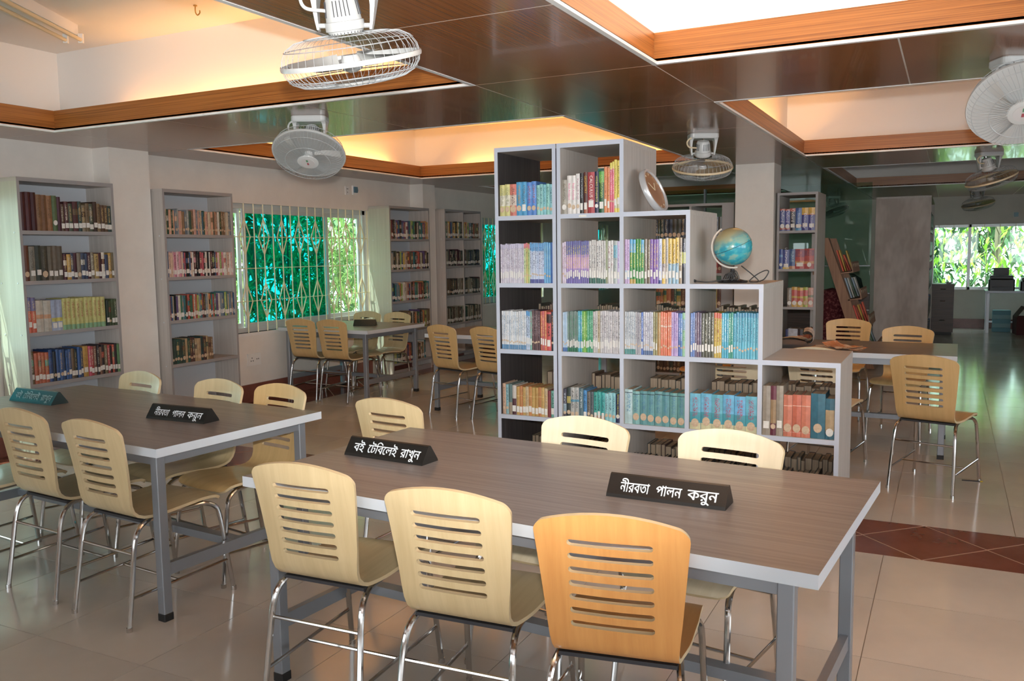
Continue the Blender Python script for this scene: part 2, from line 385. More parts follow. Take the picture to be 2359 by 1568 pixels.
def coffer(x0, x1, y0, y1):
    c = MB(); X0, X1, Y0, Y1 = x0-SB, x1+SB, y0-SB, y1+SB
    # inner faces of the upstand walls and the coffer top
    c.quad((X0,Y0,ZT),(X1,Y0,ZT),(X1,Y1,ZT),(X0,Y1,ZT))
    for a, d in (((X0,Y0),(X1,Y0)),((X1,Y0),(X1,Y1)),((X1,Y1),(X0,Y1)),((X0,Y1),(X0,Y0))):
        c.quad((*a,ZC+.02),(*d,ZC+.02),(*d,ZT),(*a,ZT))
    c.obj('coffer', M['coffer'], ceiling)
    # ledge that carries the lamps
    l = MB()
    l.box(X0,X1,Y0,y0,ZC+.019,ZC+.03); l.box(X0,X1,y1,Y1,ZC+.019,ZC+.03); l.box(X0,x0,y0,y1,ZC+.019,ZC+.03); l.box(x1,X1,y0,y1,ZC+.019,ZC+.03)
    l.obj('cove_ledge', M['white'], ceiling)
    t = .018; z0 = ZC+.012
    for nm, m, bx in (('x', 'fascia_x', (x0-t, x1+t, y0-t, y0)), ('x', 'fascia_x', (x0-t, x1+t, y1, y1+t)), ('y', 'fascia_y', (x0-t, x0, y0, y1)), ('y', 'fascia_y', (x1, x1+t, y0, y1))):
        f = MB(); f.box(*bx, z0, FT); f.obj('fascia', M[m], ceiling)
    e = .022
    for bx in ((x0-.004, x1+.004, y0-.004, y0+e), (x0-.004, x1+.004, y1-e, y1+.004), (x0-.004, x0+e, y0+e, y1-e), (x1-e, x1+.004, y0+e, y1-e)):
        f = MB(); f.box(*bx, ZC-.002, ZC+.012); f.obj('edge_trim', M['trim'], ceiling)
for X in TX:
    for Y in TY: coffer(*X, *Y)

# windows
def window_left(n, y0, y1, bars=16, yb0=None, yb1=None, tint=(.0, 1.0), diamonds=True):
    b = MB(); X = XL-.1; t = .05
    for k in ((y0, y1, WZ0, WZ0+t), (y0, y1, WZ1-t, WZ1), (y0, y0+t, WZ0, WZ1), (y1-t, y1, WZ0, WZ1)): b.box(X-.04, X+.04, *k[:2], *k[2:])
    o = structure('window_%d' % n, b, M['alu'])
    s = MB(); s.box(XL-.16, XL+.012, y0, y1, WZ0-.03, WZ0); s.obj('window_sill', M['white'], o)
    ta, tb = y0+(y1-y0)*tint[0], y0+(y1-y0)*tint[1]
    for (a, c, gm, xo) in ((ta, tb, 'teal', .018), (tb, y1-t, 'clear', -.018), (y0+t, ta, 'clear', -.018)):
        if c-a < .1: continue
        f = MB(); xa, xb = X+xo-.012, X+xo+.012; q = .045
        for k in ((a, c, WZ0+t, WZ0+t+q), (a, c, WZ1-t-q, WZ1-t), (a, a+q, WZ0+t+q, WZ1-t-q), (c-q, c, WZ0+t+q, WZ1-t-q)): f.box(xa, xb, *k)
        sf = f.obj('sash', M['alu'], o)
        p = MB(); p.box(X+xo-.003, X+xo+.003, a+q, c-q, WZ0+t+q, WZ1-t-q); p.obj('pane', M[gm], sf)
    yb0 = yb0 or y0+.08; yb1 = yb1 or y1-.05; xg = XL-.012
    st = (yb1-yb0)/(bars-1); r = .0065
    def flat(mb, p, q):                                  # one square bar from p to q (points in the grille plane)
        mb.tube([(xg, *p), (xg, *q)], r*1.25, 4)
    vb = MB(); flat(vb, (0, WZ0), (0, WZ1)); VB = vb.mesh('grille_bar', M['grille'])
    dm = MB(); hw = st*.57
    for zt_, zm, zb in ((1.897, 1.71, 1.523), (1.232, 1.045, .858)):
        for sgn in (-1, 1): flat(dm, (0, zt_), (sgn*hw, zm)); flat(dm, (sgn*hw, zm), (0, zb))
    DM = dm.mesh('grille_diamond', M['grille'])
    for i in range(bars):
        mobj('grille_bar', VB, o, (0, yb0+i*st, 0))
        if diamonds and i % 2 == 0: mobj('grille_diamond', DM, o, (0, yb0+i*st, 0))
    for z in (1.71, 1.385, 1.045):
        h = MB(); h.tube([(xg-.004, y0, z), (xg-.004, y1, z)], .004, 6); h.obj('grille_rod', M['grille'], o)
    return o
window_left(1, *LW[1], yb0=6.79, yb1=8.90, tint=(.09, .69))
window_left(2, *LW[2], tint=(0, .62))
window_left(3, *LW[0], tint=(0, .5))
window_left(4, *LW[3], tint=(.3, .9))
# wide back window with mullion and cream sill
b = MB(); X0, X1, Z0, Z1 = BW; t = .05; Yw = YB+.08
for k in ((X0, X1, Z0, Z0+t), (X0, X1, Z1-t, Z1)): b.box(k[0], k[1], Yw-.04, Yw+.04, k[2], k[3])
for xm in (X0, .27, 1.30, X1-t): b.box(xm, xm+t, Yw-.04, Yw+.04, Z0, Z1)
wb = structure('window_5', b, M['alu'])
for xa, xb in ((X0+t, .27), (.32, 1.30), (1.35, X1-t)):
    p = MB(); p.box(xa, xb, Yw-.003, Yw+.003, Z0+t, Z1-t); p.obj('pane', M['clear'], wb)
for i in range(11):
    p = MB(); xx = X0+.12+i*.25; p.box(xx-.004, xx+.004, YB+.004, YB+.012, Z0, Z0+.12); p.box(xx-.004, xx+.004, YB+.004, YB+.012, Z1-.1, Z1); p.obj('grille_bar', M['grille'], wb)
for n, (p, q, z0, z1) in enumerate(RW):  # frames of the unseen fill-light openings on the right
    b = MB(); t = .05
    for k in ((p, q, z0, z0+t), (p, q, z1-t, z1), (p, p+t, z0, z1), (q-t, q, z0, z1), ((p+q)/2, (p+q)/2+t, z0, z1)): b.box(XR+.04, XR+.12, *k)
    structure('window_%d' % (6+n), b, M['alu'])
for n, (p, q, z0, z1) in enumerate(FWN):  # frames of the unseen fill-light openings behind the camera
    b = MB(); t = .05
    for k in ((p, q, z0, z0+t), (p, q, z1-t, z1), (p, p+t, z0, z1), (q-t, q, z0, z1), ((p+q)/2, (p+q)/2+t, z0, z1)): b.box(k[0], k[1], YF-.12, YF-.04, k[2], k[3])
    structure('window_%d' % (8+n), b, M['alu'])

# glass partition with a wooden dado, far right behind the magazine rack
b = MB(); b.box(-4.6, -1.02, 13.3, 13.36, 0, .86); gp = structure('wall_partition', b, M['darkwood'])
for xx in (-4.6, -3.4, -2.3):
    p = MB(); p.box(xx, xx+.022, 13.285, 13.375, .86, ZC); p.obj('glazing_bar', M['gmetal'], gp)
for zz in (.86, 1.25):
    p = MB(); p.box(-4.6, -1.02, 13.29, 13.37, zz, zz+.014); p.obj('glazing_bar', M['gmetal'], gp)
p = MB(); p.box(-4.6, -1.02, 13.292, 13.299, .62, .634); p.obj('dado_strip', M['strip'], gp)
for xa, xb in ((-4.578, -3.4), (-3.378, -2.3), (-2.278, -1.02)):
    p = MB(); p.box(xa, xb, 13.325, 13.335, 1.264, ZC); p.obj('pane', M['greyglass'], gp)
    p = MB(); p.box(xa, xb, 13.325, 13.335, .874, 1.25); p.obj('pane', M['greyglass'], gp)

# ------------------------------------------------------------------ garden outside
b = MB(); b.box(-16, XL-.16, -6, 26, -.45, -.3); b.box(XL-.16, 16, YB+.16, 34, -.45, -.3); structure('ground', b, M['soil'])
R = random.Random(3)
def leaf(mb, p, d, L, W, droop, mi=0):
    d = Vector(d).normalized(); side = d.cross(Vector((0, 0, 1)))
    side = side.normalized() if side.length > .1 else Vector((1, 0, 0))
    a = R.uniform(-.9, .9); up = side.cross(d).normalized(); side = side*math.cos(a)+up*math.sin(a)
    p = Vector(p); m = p+d*L*.45; tip = p+d*L+Vector((0, 0, -droop*L))
    mb.add([p, m+side*W*.5, tip, m-side*W*.5], [(0, 1, 2, 3)], mi)
def thicket(name, label, n, box_, L, W, m, down=.5, stems=0, bias=None):
    mb = MB(); x0, x1, y0, y1, z0, z1 = box_
    clumps = [(R.uniform(x0, x1), R.uniform(y0, y1), R.uniform(z0, z1)) for _ in range(n//26)]
    for c in clumps:
        for k in range(26):
            p = (c[0]+R.gauss(0, .16), c[1]+R.gauss(0, .17), c[2]+R.gauss(0, .2))
            leaf(mb, p, (R.uniform(-1, 1), R.uniform(-1, 1), R.uniform(-1.2, .6)), L*R.uniform(.6, 1.3), W*R.uniform(.7, 1.2), down)
    for k in range(stems):
        y = y0+(y1-y0)*(k+.5)/stems+R.uniform(-.05, .05); x = R.uniform(x0, x1)
        mb.tube([(x, y, -.35), (x+R.uniform(-.1, .1), y+R.uniform(-.1, .1), 1.5), (x+R.uniform(-.2, .2), y+R.uniform(-.3, .3), z1+.3)], .012, 5, 1)
    o = mb.obj(name, [m, M['bark']]); tag(o, label, 'plants', kind='stuff'); return o
thicket('bamboo_thicket', 'dense narrow leaved bamboo growing right outside the barred windows', 17000, (-8.2, -7.1, 4.9, 17.5, -.2, 3.1), .2, .034, M['leaf1'], .25, 50)
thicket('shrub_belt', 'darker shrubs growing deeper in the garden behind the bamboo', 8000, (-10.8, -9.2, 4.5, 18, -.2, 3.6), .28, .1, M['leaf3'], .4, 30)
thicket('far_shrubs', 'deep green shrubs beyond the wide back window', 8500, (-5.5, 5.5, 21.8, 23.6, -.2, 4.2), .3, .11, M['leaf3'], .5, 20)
# ------------------------------------------------------------------ books
WHITE = 'd8d4cc'
class BK:
    """collects books; faces carry a printed colour, an ink colour and spine coordinates"""
    def __init__(s): s.v = []; s.f = []; s.m = []; s.c = []; s.k = []; s.uv = []
    def face(s, pts, col, ink=None, uv=None, mi=0):
        o = len(s.v); s.v.extend(pts); s.f.append(tuple(range(o, o+len(pts)))); s.m.append(mi)
        s.c.append(col); s.k.append(ink); s.uv.append(uv)
    def box(s, x0, x1, y0, y1, z0, z1, col, mi=0, skip=()):
        v = [(x0,y0,z0),(x1,y0,z0),(x1,y1,z0),(x0,y1,z0),(x0,y0,z1),(x1,y0,z1),(x1,y1,z1),(x0,y1,z1)]
        for k, f in enumerate([(0,3,2,1),(4,5,6,7),(0,1,5,4),(2,3,7,6),(3,0,4,7),(1,2,6,5)]):
            if k not in skip: s.face([v[i] for i in f], col, mi=mi)
    def cover(s, w, d, h, base, bands=(), ink=None):
        t = min(.0022, w*.2); c = hx(base); ik = hx(ink) if ink else None; bu = min(.004, w*.12)
        s.box(0, t, .001, d, 0, h, c); s.box(w-t, w, .001, d, 0, h, c)
        cuts = sorted({0, 1, *[q for b in bands for q in b[:2]]})
        for a, b in zip(cuts, cuts[1:]):
            col = c
            for p, q, hc in bands:
                if p <= (a+b)/2 <= q: col = hx(hc)
            for x0, x1, y0, y1 in ((0, w/2, 0, -bu), (w/2, w, -bu, 0)):
                s.face([(x0,y0,a*h),(x1,y1,a*h),(x1,y1,b*h),(x0,y0,b*h)], col, ik, [(x0/w,a),(x1/w,a),(x1/w,b),(x0/w,b)])
        s.face([(0,0,h),(w/2,-bu,h),(w,0,h),(w,t,h),(0,t,h)], c)
        s.face([(0,t,0),(w,t,0),(w,t,h),(0,t,h)], c)
    def pages(s, w, d, h, mi=0):
        t = min(.0022, w*.2); s.box(t, w-t, .002, d-.004, .002, h-.004, (.3,.24,.17), mi)
    def sticker(s, w, h, kind, zf, mi=0):
        y = -min(.004, w*.12)-.0008
        if kind in 'wW':
            ww = w*.46 if kind == 'w' else w*.36; hh = .019 if kind == 'w' else .02
            s.face([(w/2-ww,y,zf*h-hh),(w/2+ww,y,zf*h-hh),(w/2+ww,y,zf*h+hh),(w/2-ww,y,zf*h+hh)], (.7,.7,.66), mi=mi)
        else:
            r = min(w*.44, .022); s.face([(w/2+r*math.cos(a*PI/6), y, zf*h+r*1.15*math.sin(a*PI/6)) for a in range(12)], (.5,.4,.3), mi=mi)
    def mesh(s, name, mats, xf=None):
        me = bpy.data.meshes.new(name); me.from_pydata([xf(p) for p in s.v] if xf else s.v, [], s.f)
        for m in mats: me.materials.append(m)
        me.polygons.foreach_set('material_index', s.m)
        ca = me.color_attributes.new('Col', 'FLOAT_COLOR', 'CORNER'); ka = me.color_attributes.new('Ink', 'FLOAT_COLOR', 'CORNER'); uv = me.uv_layers.new(name='UVMap')
        A = []; B = []; U = []
        for f, c, k, u in zip(s.f, s.c, s.k, s.uv):
            for i in range(len(f)):
                A.extend((*c, 1)); B.extend((*k, 1) if k else (0, 0, 0, 0)); U.extend(u[i] if u else (-1, -1))
        ca.data.foreach_set('color', A); ka.data.foreach_set('color', B); uv.data.foreach_set('uv', U); me.update(); return me
    def join(s, o, xf):
        b = len(s.v); s.v.extend(xf(p) for p in o.v); s.f.extend(tuple(i+b for i in f) for f in o.f)
        s.m.extend(o.m); s.c.extend(o.c); s.k.extend(o.k); s.uv.extend(o.uv)
ORD = 'first second third fourth fifth sixth seventh eighth ninth tenth eleventh twelfth thirteenth fourteenth fifteenth sixteenth seventeenth eighteenth nineteenth twentieth'.split()
TEN = {2: 'twenty', 3: 'thirty', 4: 'forty'}
def ordinal(n):
    return ORD[n-1] if n <= 20 else (TEN[n//10]+('ieth' if False else '')+'-'+ORD[n % 10-1] if n % 10 else TEN[n//10][:-1]+'ieth')
STICK = {'w': 'sticker', 'W': 'sticker', 't': 'tan', 'c': 'sticker'}
def text_mesh(s, m, size, name='spine_title', squash=1.0):
    c = bpy.data.curves.new('text', 'FONT'); c.body = s; c.size = size; c.align_x = 'CENTER'; c.align_y = 'CENTER'; c.resolution_u = 2
    o = bpy.data.objects.new('text', c); COL.objects.link(o); dg = bpy.context.evaluated_depsgraph_get()
    me = bpy.data.meshes.new_from_object(o.evaluated_get(dg)); me.name = name
    bpy.data.objects.remove(o); bpy.data.curves.remove(c)
    me.materials.clear(); me.materials.append(m)
    if squash != 1:
        for v in me.vertices: v.co.x *= squash
    return me
INKM = {}
def inkmat(h):
    if h not in INKM: INKM[h] = mat('print_'+str(len(INKM)), hx(h), .45)
    return INKM[h]
def make_book(loc, rz, w, d, h, base, bands, ink, stick, zf, label, group, title=None, lean=0):
    if len(label.replace('-', ' ').split()) > 15:
        a_, b_ = label.split(', ', 1) if ', last' not in label else label.split(',, ', 1)
        label = a_.split(' with ')[0].split(' of a set')[0]+', '+b_
    label = label.replace(',,', ',')
    bk = BK(); bk.cover(w, d, h, base, bands, ink)
    o = mobj('book', bk.mesh('book', [M['book']]), None, loc, (0, lean, rz)); tag(o, label, 'book', group)
    pg = BK(); pg.pages(w, d, h); mobj('page_block', pg.mesh('page_block', [M['pages']]), o)
    if stick:
        st = BK(); st.sticker(w, h, stick, zf); mobj('spine_sticker', st.mesh('spine_sticker', [M[STICK[stick]]]), o)
    if title:
        for (s, size, zc, hexc, sq) in title:
            me = text_mesh(s, inkmat(hexc), size, squash=sq)
            mobj('spine_title', me, o, (w/2, -min(.004, w*.12)-.001, zc*h), (PI/2, PI/2, 0))
    return o
# a run of books: (how many, width mm, height mm, colour, bands, ink, sticker, description)
def run(x0, x1, spec, place, rz, d, where, group, stuff=None, jit=.004, titles=None, start=1):
    n = sum(e[0] for e in spec); tot = sum(e[0]*e[1] for e in spec)/1000
    k = (x1-x0)/tot; x = x0; i = start-1; rr = random.Random(int(abs(x0)*1000)+n)
    for (cnt, wm, hm, col, bands, ink, st, desc) in spec:
        for q in range(cnt):
            i += 1; w = wm/1000*k; h = hm/1000+rr.uniform(-jit, jit)
            hc = col[q % len(col)] if isinstance(col, (list, tuple)) else col
            g = min(.0008, w*.05); off = rr.uniform(0, .008)
            p = place(x+g, off); zf = rr.uniform(.17, .24)
            if stuff is None:
                make_book(p, rz, w-2*g, d, h, hc, bands, ink, st, zf, '%s, %s from left %s' % (desc, ordinal(i), where), group, (titles or {}).get(i))
            else:
                b = BK(); b.cover(w-2*g, d, h, hc, bands, ink); b.pages(w-2*g, d, h, 1)
                if st: b.sticker(w-2*g, h, st, zf, 2 if STICK[st] == 'sticker' else 3)
                c, s_ = math.cos(rz), math.sin(rz)
                stuff.join(b, lambda v: (p[0]+v[0]*c-v[1]*s_, p[1]+v[0]*s_+v[1]*c, p[2]+v[2]))
            x += w

# ------------------------------------------------------------------ the stepped cube shelf in the middle
UY0, UY1 = 4.80, 5.42                 # front and back of the double-sided shelf
PT, ST_ = .024, .027                  # panel and shelf thickness
ZS = [.085, .50, .913, 1.325, 1.737, 2.152]     # upper face of each shelf, bottom to top
def slab(name, parent, x0, x1, y0, y1, z0, z1, m, edge='edge'):
    b = MB(); b.box(x0, x1, y0, y1, z0, z1, mats=(0, 0, 1, 1, 0, 0)); return b.obj(name, [M[m], M[edge]], parent)
def cube_column(name, label, x0, x1, rows, m, ml):
    t = thing(name, label, 'bookshelf', (0, 0, 0))
    z1 = ZS[rows]
    return t
narrow = thing('cube_bookcase', 'tall narrow cube bookcase with dark wenge inner sides beside the stepped shelf', 'bookcase')
NX0, NX1 = -2.531, -2.119
slab('side_panel', narrow, NX0, NX0+PT, UY0, UY1, 0, ZS[5]-ST_, 'wenge'); slab('side_panel', narrow, NX1-PT, NX1, UY0, UY1, 0, ZS[5]-ST_, 'wenge')
for i, z in enumerate(ZS):
    xa, xb = (NX0, NX1) if i == 5 else (NX0+PT, NX1-PT)
    slab('top_panel' if i == 5 else 'shelf', narrow, xa, xb, UY0, UY1, z-ST_, z, 'lamx')
stepped = thing('stepped_bookcase', 'stepped grey cube bookcase descending in four steps with a globe and a clock on it', 'bookcase')
SXS = [-2.113, -1.694, -1.304, -.899, -.497]     # column boundaries
slab('side_panel', stepped, SXS[0], SXS[0]+PT, UY0, UY1, 0, ZS[5]-ST_, 'lam')
NCOL = {0: 4, 1: 4, 2: 4, 3: 3, 4: 2, 5: 1}
slab('side_panel', stepped, SXS[4]-PT, SXS[4], UY0, UY1, 0, ZS[2]-ST_, 'lam')
for c in (1, 2, 3):
    slab('divider', stepped, SXS[c]-PT, SXS[c], UY0, UY1, 0, ZS[0]-ST_, 'lam')
    for r in range(0, 5-c+1):
        slab('side_panel' if r == 5-c else 'divider', stepped, SXS[c]-PT, SXS[c], UY0, UY1, ZS[r], ZS[r+1]-ST_, 'lam')
for i, z in enumerate(ZS):
    ncol = 4 if i <= 2 else 6-i
    ncol = {0: 4, 1: 4, 2: 4, 3: 3, 4: 2, 5: 1}[i]
    slab('top_panel' if i == 5 else 'shelf', stepped, SXS[0] if i == 5 else SXS[0]+PT, SXS[ncol] if i >= 2 else SXS[ncol]-PT, UY0, UY1, z-ST_, z, 'lamx')
for (x, z) in ((-2.0, 1.722), ):
    b = MB(); b.box(x+.03, x+.075, UY0-.0015, UY0, z-.006, z+.006); b.obj('shelf_tag', M['sticker'], stepped)
CELLS = [(NX0+PT, NX1-PT)]+[(SXS[i]+(PT if i == 0 else 0), SXS[i+1]-PT) for i in range(4)]
COLN = ['of dark-sided bookcase', 'of stepped shelf column one', 'of stepped shelf column two', 'of stepped shelf column three', 'of stepped shelf column four']
ROWN = {4: 'in top cell', 3: 'in second row', 2: 'in third row', 1: 'in fourth row'}
U = {}
U[4, 0] = [(2, 31, 193, 'd9d27e', [(.32,.66,'e0dcc8')], '9a9a70', 't', 'pale yellow book with white band'), (1, 40, 195, 'd9705a', [(.33,.66,'dfc9b8')], '5a4038', 't', 'coral book with white band'),
  (1, 33, 200, '1f9bd0', [], 'b89a50', 't', 'bright cyan book'), (1, 31, 200, '1f9bd0', [], '6d6450', 'W', 'bright cyan book with gold print'), (2, 28, 200, '2f7fd4', [(.5,.88,'4f95dd')], '9c3f5a', 't', 'blue book with red title'),
  (5, 19, 182, ['8fcfca','8acbc8','79c6cf','8ed2c8','83c7d0'], [], '2c5a66', 't', 'pale aqua thin book')]
U[4, 1] = [(1, 34, 203, 'a8a294', [], '77705e', 'c', 'grey worn book'), (2, 29, 225, 'ece6e0', [], None, 't', 'white book with pink title'), (1, 25, 232, 'e2dedb', [], 'b06a7a', 't', 'white slim book'),
  (1, 23, 232, '2a2425', [], '9aa0a8', 'W', 'black slim book'), (1, 25, 238, '5d2a20', [(0,.25,'b0603c')], None, 'W', 'brown geometry book'), (1, 44, 242, 'b01f2b', [], None, 'W', 'thick red calculus book'),
  (1, 25, 243, '23264e', [], None, 'c', 'navy slim book'), (1, 34, 247, '1c5a2c', [(.72,.98,'5cae3f')], 'a9c95a', 'W', 'dark green book with lime top'),
  (2, 17, 262, 'e07f33', [], 'a04a20', 'W', 'tall orange book'), (2, 14, 288, 'e2466a', [(.86,1,'e4d23f')], 'f0c6cf', 't', 'tall pink book with yellow top'), (2, 17, 298, 'e6cf3c', [(.08,.2,'d8d2b0')], '6a5c20', 'w', 'tallest yellow book')]
U[3, 0] = [(14, 9, 240, ['d6cfdc','cfc8d8','dcd6e2'], [(.88,1,'c9c2dd')], '8d7b96', 'W', 'thin pale lilac textbook'), (3, 10, 242, ['c9d9a0','d8c870','c0d488'], [(.88,1,'e0687a')], '5c7a52', 't', 'thin green and pink textbook'),
  (8, 9.5, 245, ['c9d4ec','bccbe9','d2dbef'], [(.8,1,'4fa0dc'),(0,.1,'4a4f9c')], '3f4672', 't', 'thin blue and white textbook'), (3, 11, 247, '5aa9dd', [], '9fb9b0', 't', 'wavy sky blue textbook'), (1, 14, 246, '1d5fb0', [], None, None, 'plain royal blue textbook')]
U[3, 1] = [(2, 11, 246, 'd9cbe0', [], 'a04a68', 't', 'thin pale mauve textbook'), (11, 11, 250, ['a98fd0','b48cc6','9f86c9'], [(.68,1,'5f62a4'),(0,.18,'6c5fae'),(.35,.62,'d4a7cf')], 'd8c450', 'W', 'violet and pink textbook'),
  (7, 12.5, 252, ['d5d2cf','dcd8d4','cfcbc6'], [(0,.13,'2f6b5c')], '4d4a55', 'W', 'white textbook with green foot'), (1, 11, 252, '9aa27a', [], None, 'W', 'olive green textbook'), (2, 14, 252, 'e0dedc', [], '8a4a50', 'W', 'white textbook with maroon print'),
  (1, 21, 250, 'b7c0bd', [(.6,.9,'6fb7cf')], '67808c', 'W', 'grey and aqua textbook'), (1, 13, 250, 'd3c4ea', [], '7a5aa6', 'W', 'pale lavender textbook')]
U[3, 2] = [(2, 13, 254, 'c7a9d8', [(.1,.3,'b9d0ea')], '7a4f8c', 'W', 'lilac textbook'), (2, 15, 254, '2f9a3c', [(.7,1,'41a8dc'),(0,.1,'c9a23c')], 'e3c94e', 'W', 'green and sky blue textbook'), (2, 14, 254, '2d8f37', [], 'cdd94e', 'W', 'grass green textbook'),
  (1, 15, 254, '2f9a3c', [(.7,1,'41a8dc')], 'e3c94e', 'W', 'green and blue textbook'), (2, 15, 254, ['8d8377','7b6a55'], [], 'c9c0ae', 'W', 'taupe textbook'), (3, 14, 252, '7d4fae', [], 'd3b055', 'W', 'purple textbook'),
  (1, 16, 252, 'c6cfee', [(0,.08,'2f3f8c')], '3f4f9c', 'W', 'white and blue textbook'), (1, 17, 256, 'dcb52c', [(.2,.45,'b5a8a8')], '4a3c20', 'W', 'mustard and grey textbook'), (1, 15, 256, 'b7ada2', [], '5f564a', 'W', 'light taupe textbook'),
  (3, 17, 256, 'dfb62a', [(.0,.45,'86b1cc')], '4a3c20', 'W', 'mustard and blue textbook'), (1, 15, 257, 'a58c6c', [(.4,.7,'d8c98a')], '4d3d28', 'W', 'sandy brown textbook'), (1, 18, 256, '1f2230', [(.45,.7,'cfd24a')], '9aa0c0', None, 'black textbook with lime mark')]
U[2, 0] = [(13, 10, 238, ['dfe3e8','d4dde6','e3e4e4'], [(0,.12,'4f8ab8')], '6f93b5', 't', 'white textbook with blue foot'), (2, 10, 240, 'b9cbe6', [(.88,1,'2f8fd0')], '2f3a4a', 'W', 'white and blue patterned textbook'), (1, 10, 240, '7fb9a8', [], 'c05a70', 'W', 'mint textbook'),
  (4, 11, 242, ['6a4a4c','5b3d44'], [], 'b39aa0', 't', 'maroon grey textbook'), (3, 11, 243, ['d7603a','c94a52','d7703a'], [], 'e8c068', 'W', 'orange red textbook'), (1, 24, 238, 'd5302a', [(.72,.95,'4a2528')], '2a1818', 'W', 'thick scarlet textbook'), (1, 13, 235, '2a3340', [], 'c07a3a', 't', 'dark slate textbook')]
U[2, 1] = [(3, 10, 240, ['b9d3ea','a5c8e6'], [(0,.1,'2f6bb0')], None, 't', 'thin light blue textbook'), (6, 11, 243, ['7c8f88','6f8a80'], [(0,.1,'1f7a52')], '2f8a5c', 'W', 'grey green textbook'), (2, 12, 245, '3fb3cc', [], 'cfe8ee', 'W', 'cyan textbook'),
  (3, 11, 246, ['5fae3f','8fc64a','4aa63c'], [], 'e3ecb0', 'W', 'lime green textbook'), (3, 11, 246, '3aa876', [], 'bfe3d2', 'W', 'sea green textbook'), (2, 15, 246, 'c7c3c0', [], '77726c', 'w', 'light grey textbook'), (1, 13, 247, 'c0b08a', [], '6a5a3a', 'W', 'khaki textbook'),
  (10, 12, 247, ['d0cccc','c6c2c6','d8d3d6'], [], '5c5560', 'W', 'white textbook with grey print')]
U[2, 2] = [(6, 11, 246, ['cfd5da','c5cdd4'], [(0,.12,'3a8f8c')], '4f6a86', 't', 'white textbook with teal foot'), (3, 12, 246, ['b4b2b8','a9a6b0'], [], '5c5668', 't', 'grey mottled textbook'), (1, 12, 246, '2f66c0', [], 'dfe4f0', 'W', 'royal blue textbook'), (5, 12, 247, ['cdd0da','d6d4e0'], [(0,.1,'4a6a9c')], '6a5a86', 't', 'white and violet printed textbook'),
  (2, 12, 247, 'a39c6a', [], '5a5434', 'W', 'olive khaki textbook'), (1, 20, 248, 'b58a4a', [], 'd0b070', None, 'ochre textbook'), (5, 13, 248, ['e2622c','e0702f'], [(.66,.69,'ecd8c8')], 'f0c8b0', 't', 'bright orange textbook'), (3, 13, 248, ['c5a9dd','b99ad6'], [], '6f4a9c', 't', 'lavender textbook'),
  (2, 12, 247, ['2f64b4','4a86cc'], [], 'd3def0', 't', 'blue textbook'), (1, 18, 248, '9ad0a8', [(.6,.85,'8fb7dd')], '4a7a5a', 't', 'pale green textbook')]
U[2, 3] = [(2, 12, 250, '5f86cc', [], 'ccd6ec', 'W', 'mid blue textbook'), (3, 12, 250, ['6d6280','7a5f78'], [], 'b9b0c4', 'W', 'plum grey textbook'), (4, 17, 251, ['5a5b50','63624f'], [], 'dcdad0', 'W', 'dark olive textbook with white title'), (3, 14, 252, ['cfae2c','d3b83a'], [(.88,1,'d9542a')], '9a3020', 'W', 'yellow textbook with orange top'),
  (3, 12, 252, '2fb3d4', [], 'e0f0f4', 't', 'bright cyan textbook'), (2, 12, 252, '2c9c86', [], 'd8eee4', 'W', 'jade textbook'), (9, 14.5, 252, ['3fb4d2','5fc0d8','46b0cc'], [(.9,1,'2a8fb8')], '1f5f80', 't', 'turquoise textbook')]
U[1, 0] = [(1, 24, 195, 'd0a98c', [], '8a6a54', 't', 'peach worn book'), (1, 22, 190, '8fc3cc', [], '4a6a74', 't', 'pale blue worn book'), (1, 28, 192, '5f7a78', [(0,.4,'a39078')], None, None, 'tattered grey green book'), (1, 30, 185, 'cfc6bd', [(0,.55,'5a3038')], None, 'w', 'white and maroon book'),
  (10, 23, 180, ['c89a44','c87a34','cfa552','c9b088','cf8432','c7a04a'], [(.66,.68,'e0c080')], 'b88a3c', 'w', 'ochre hardback of a set'), (1, 22, 165, '8a3038', [], None, None, 'maroon low book'), (1, 26, 168, '6fb5a4', [], '2a4a44', 'w', 'mint green book')]
U[1, 1] = [(1, 24, 185, '4a4858', [(.2,.5,'8fa9b8')], 'c0d0dd', 't', 'dark patterned book'), (1, 31, 192, '3f4c4a', [(.5,.72,'c3b45c')], None, 't', 'dark green worn book'), (2, 30, 196, 'b9bab6', [(.55,.62,'3f9cc0')], '4a4440', 't', 'silver book with blue band'), (1, 32, 190, '5f7d86', [], 'c7d4d6', None, 'slate blue book'),
  (1, 24, 180, '2f8fd0', [], '1f4f80', 'w', 'bright blue book'), (2, 24, 178, ['7a746c','5f6a70'], [], '3a3c40', 't', 'grey shabby book'), (3, 26, 178, ['2fb0a4','30b4ac','2fb6b4'], [(0,.2,'b8703a')], '1f3f4a', 'W', 'turquoise volume of a set'), (3, 26, 174, ['8fd0d6','9ad6dc','86ccd6'], [], '3f6a78', 't', 'pale turquoise worn book'), (1, 30, 170, '23305c', [], None, 'c', 'navy integral calculus book')]
U[1, 2] = [(1, 48, 205, 'b9d9dc', [(.9,.92,'2f4a58')], '4a8fb8', None, 'pale blue thick volume'), (7, 45, 200, ['7cb5b4','5f9fa4','62a3a6','6aa6a8','5a9a9f','6ba7a4','5f9f9c'], [(.9,.92,'2a3f44')], '3f84a8', 't', 'teal thick volume of a set')]
U[1, 3] = [(6, 66, 205, ['5fb8d4','58b6da','56b4c8','54b2dc','54b2e0','5ab9d2'], [(.0,.18,'d6cfa0'),(.18,.48,'2f9fae')], 'b04a6a', 't', 'large sky blue volume with cream foot')]
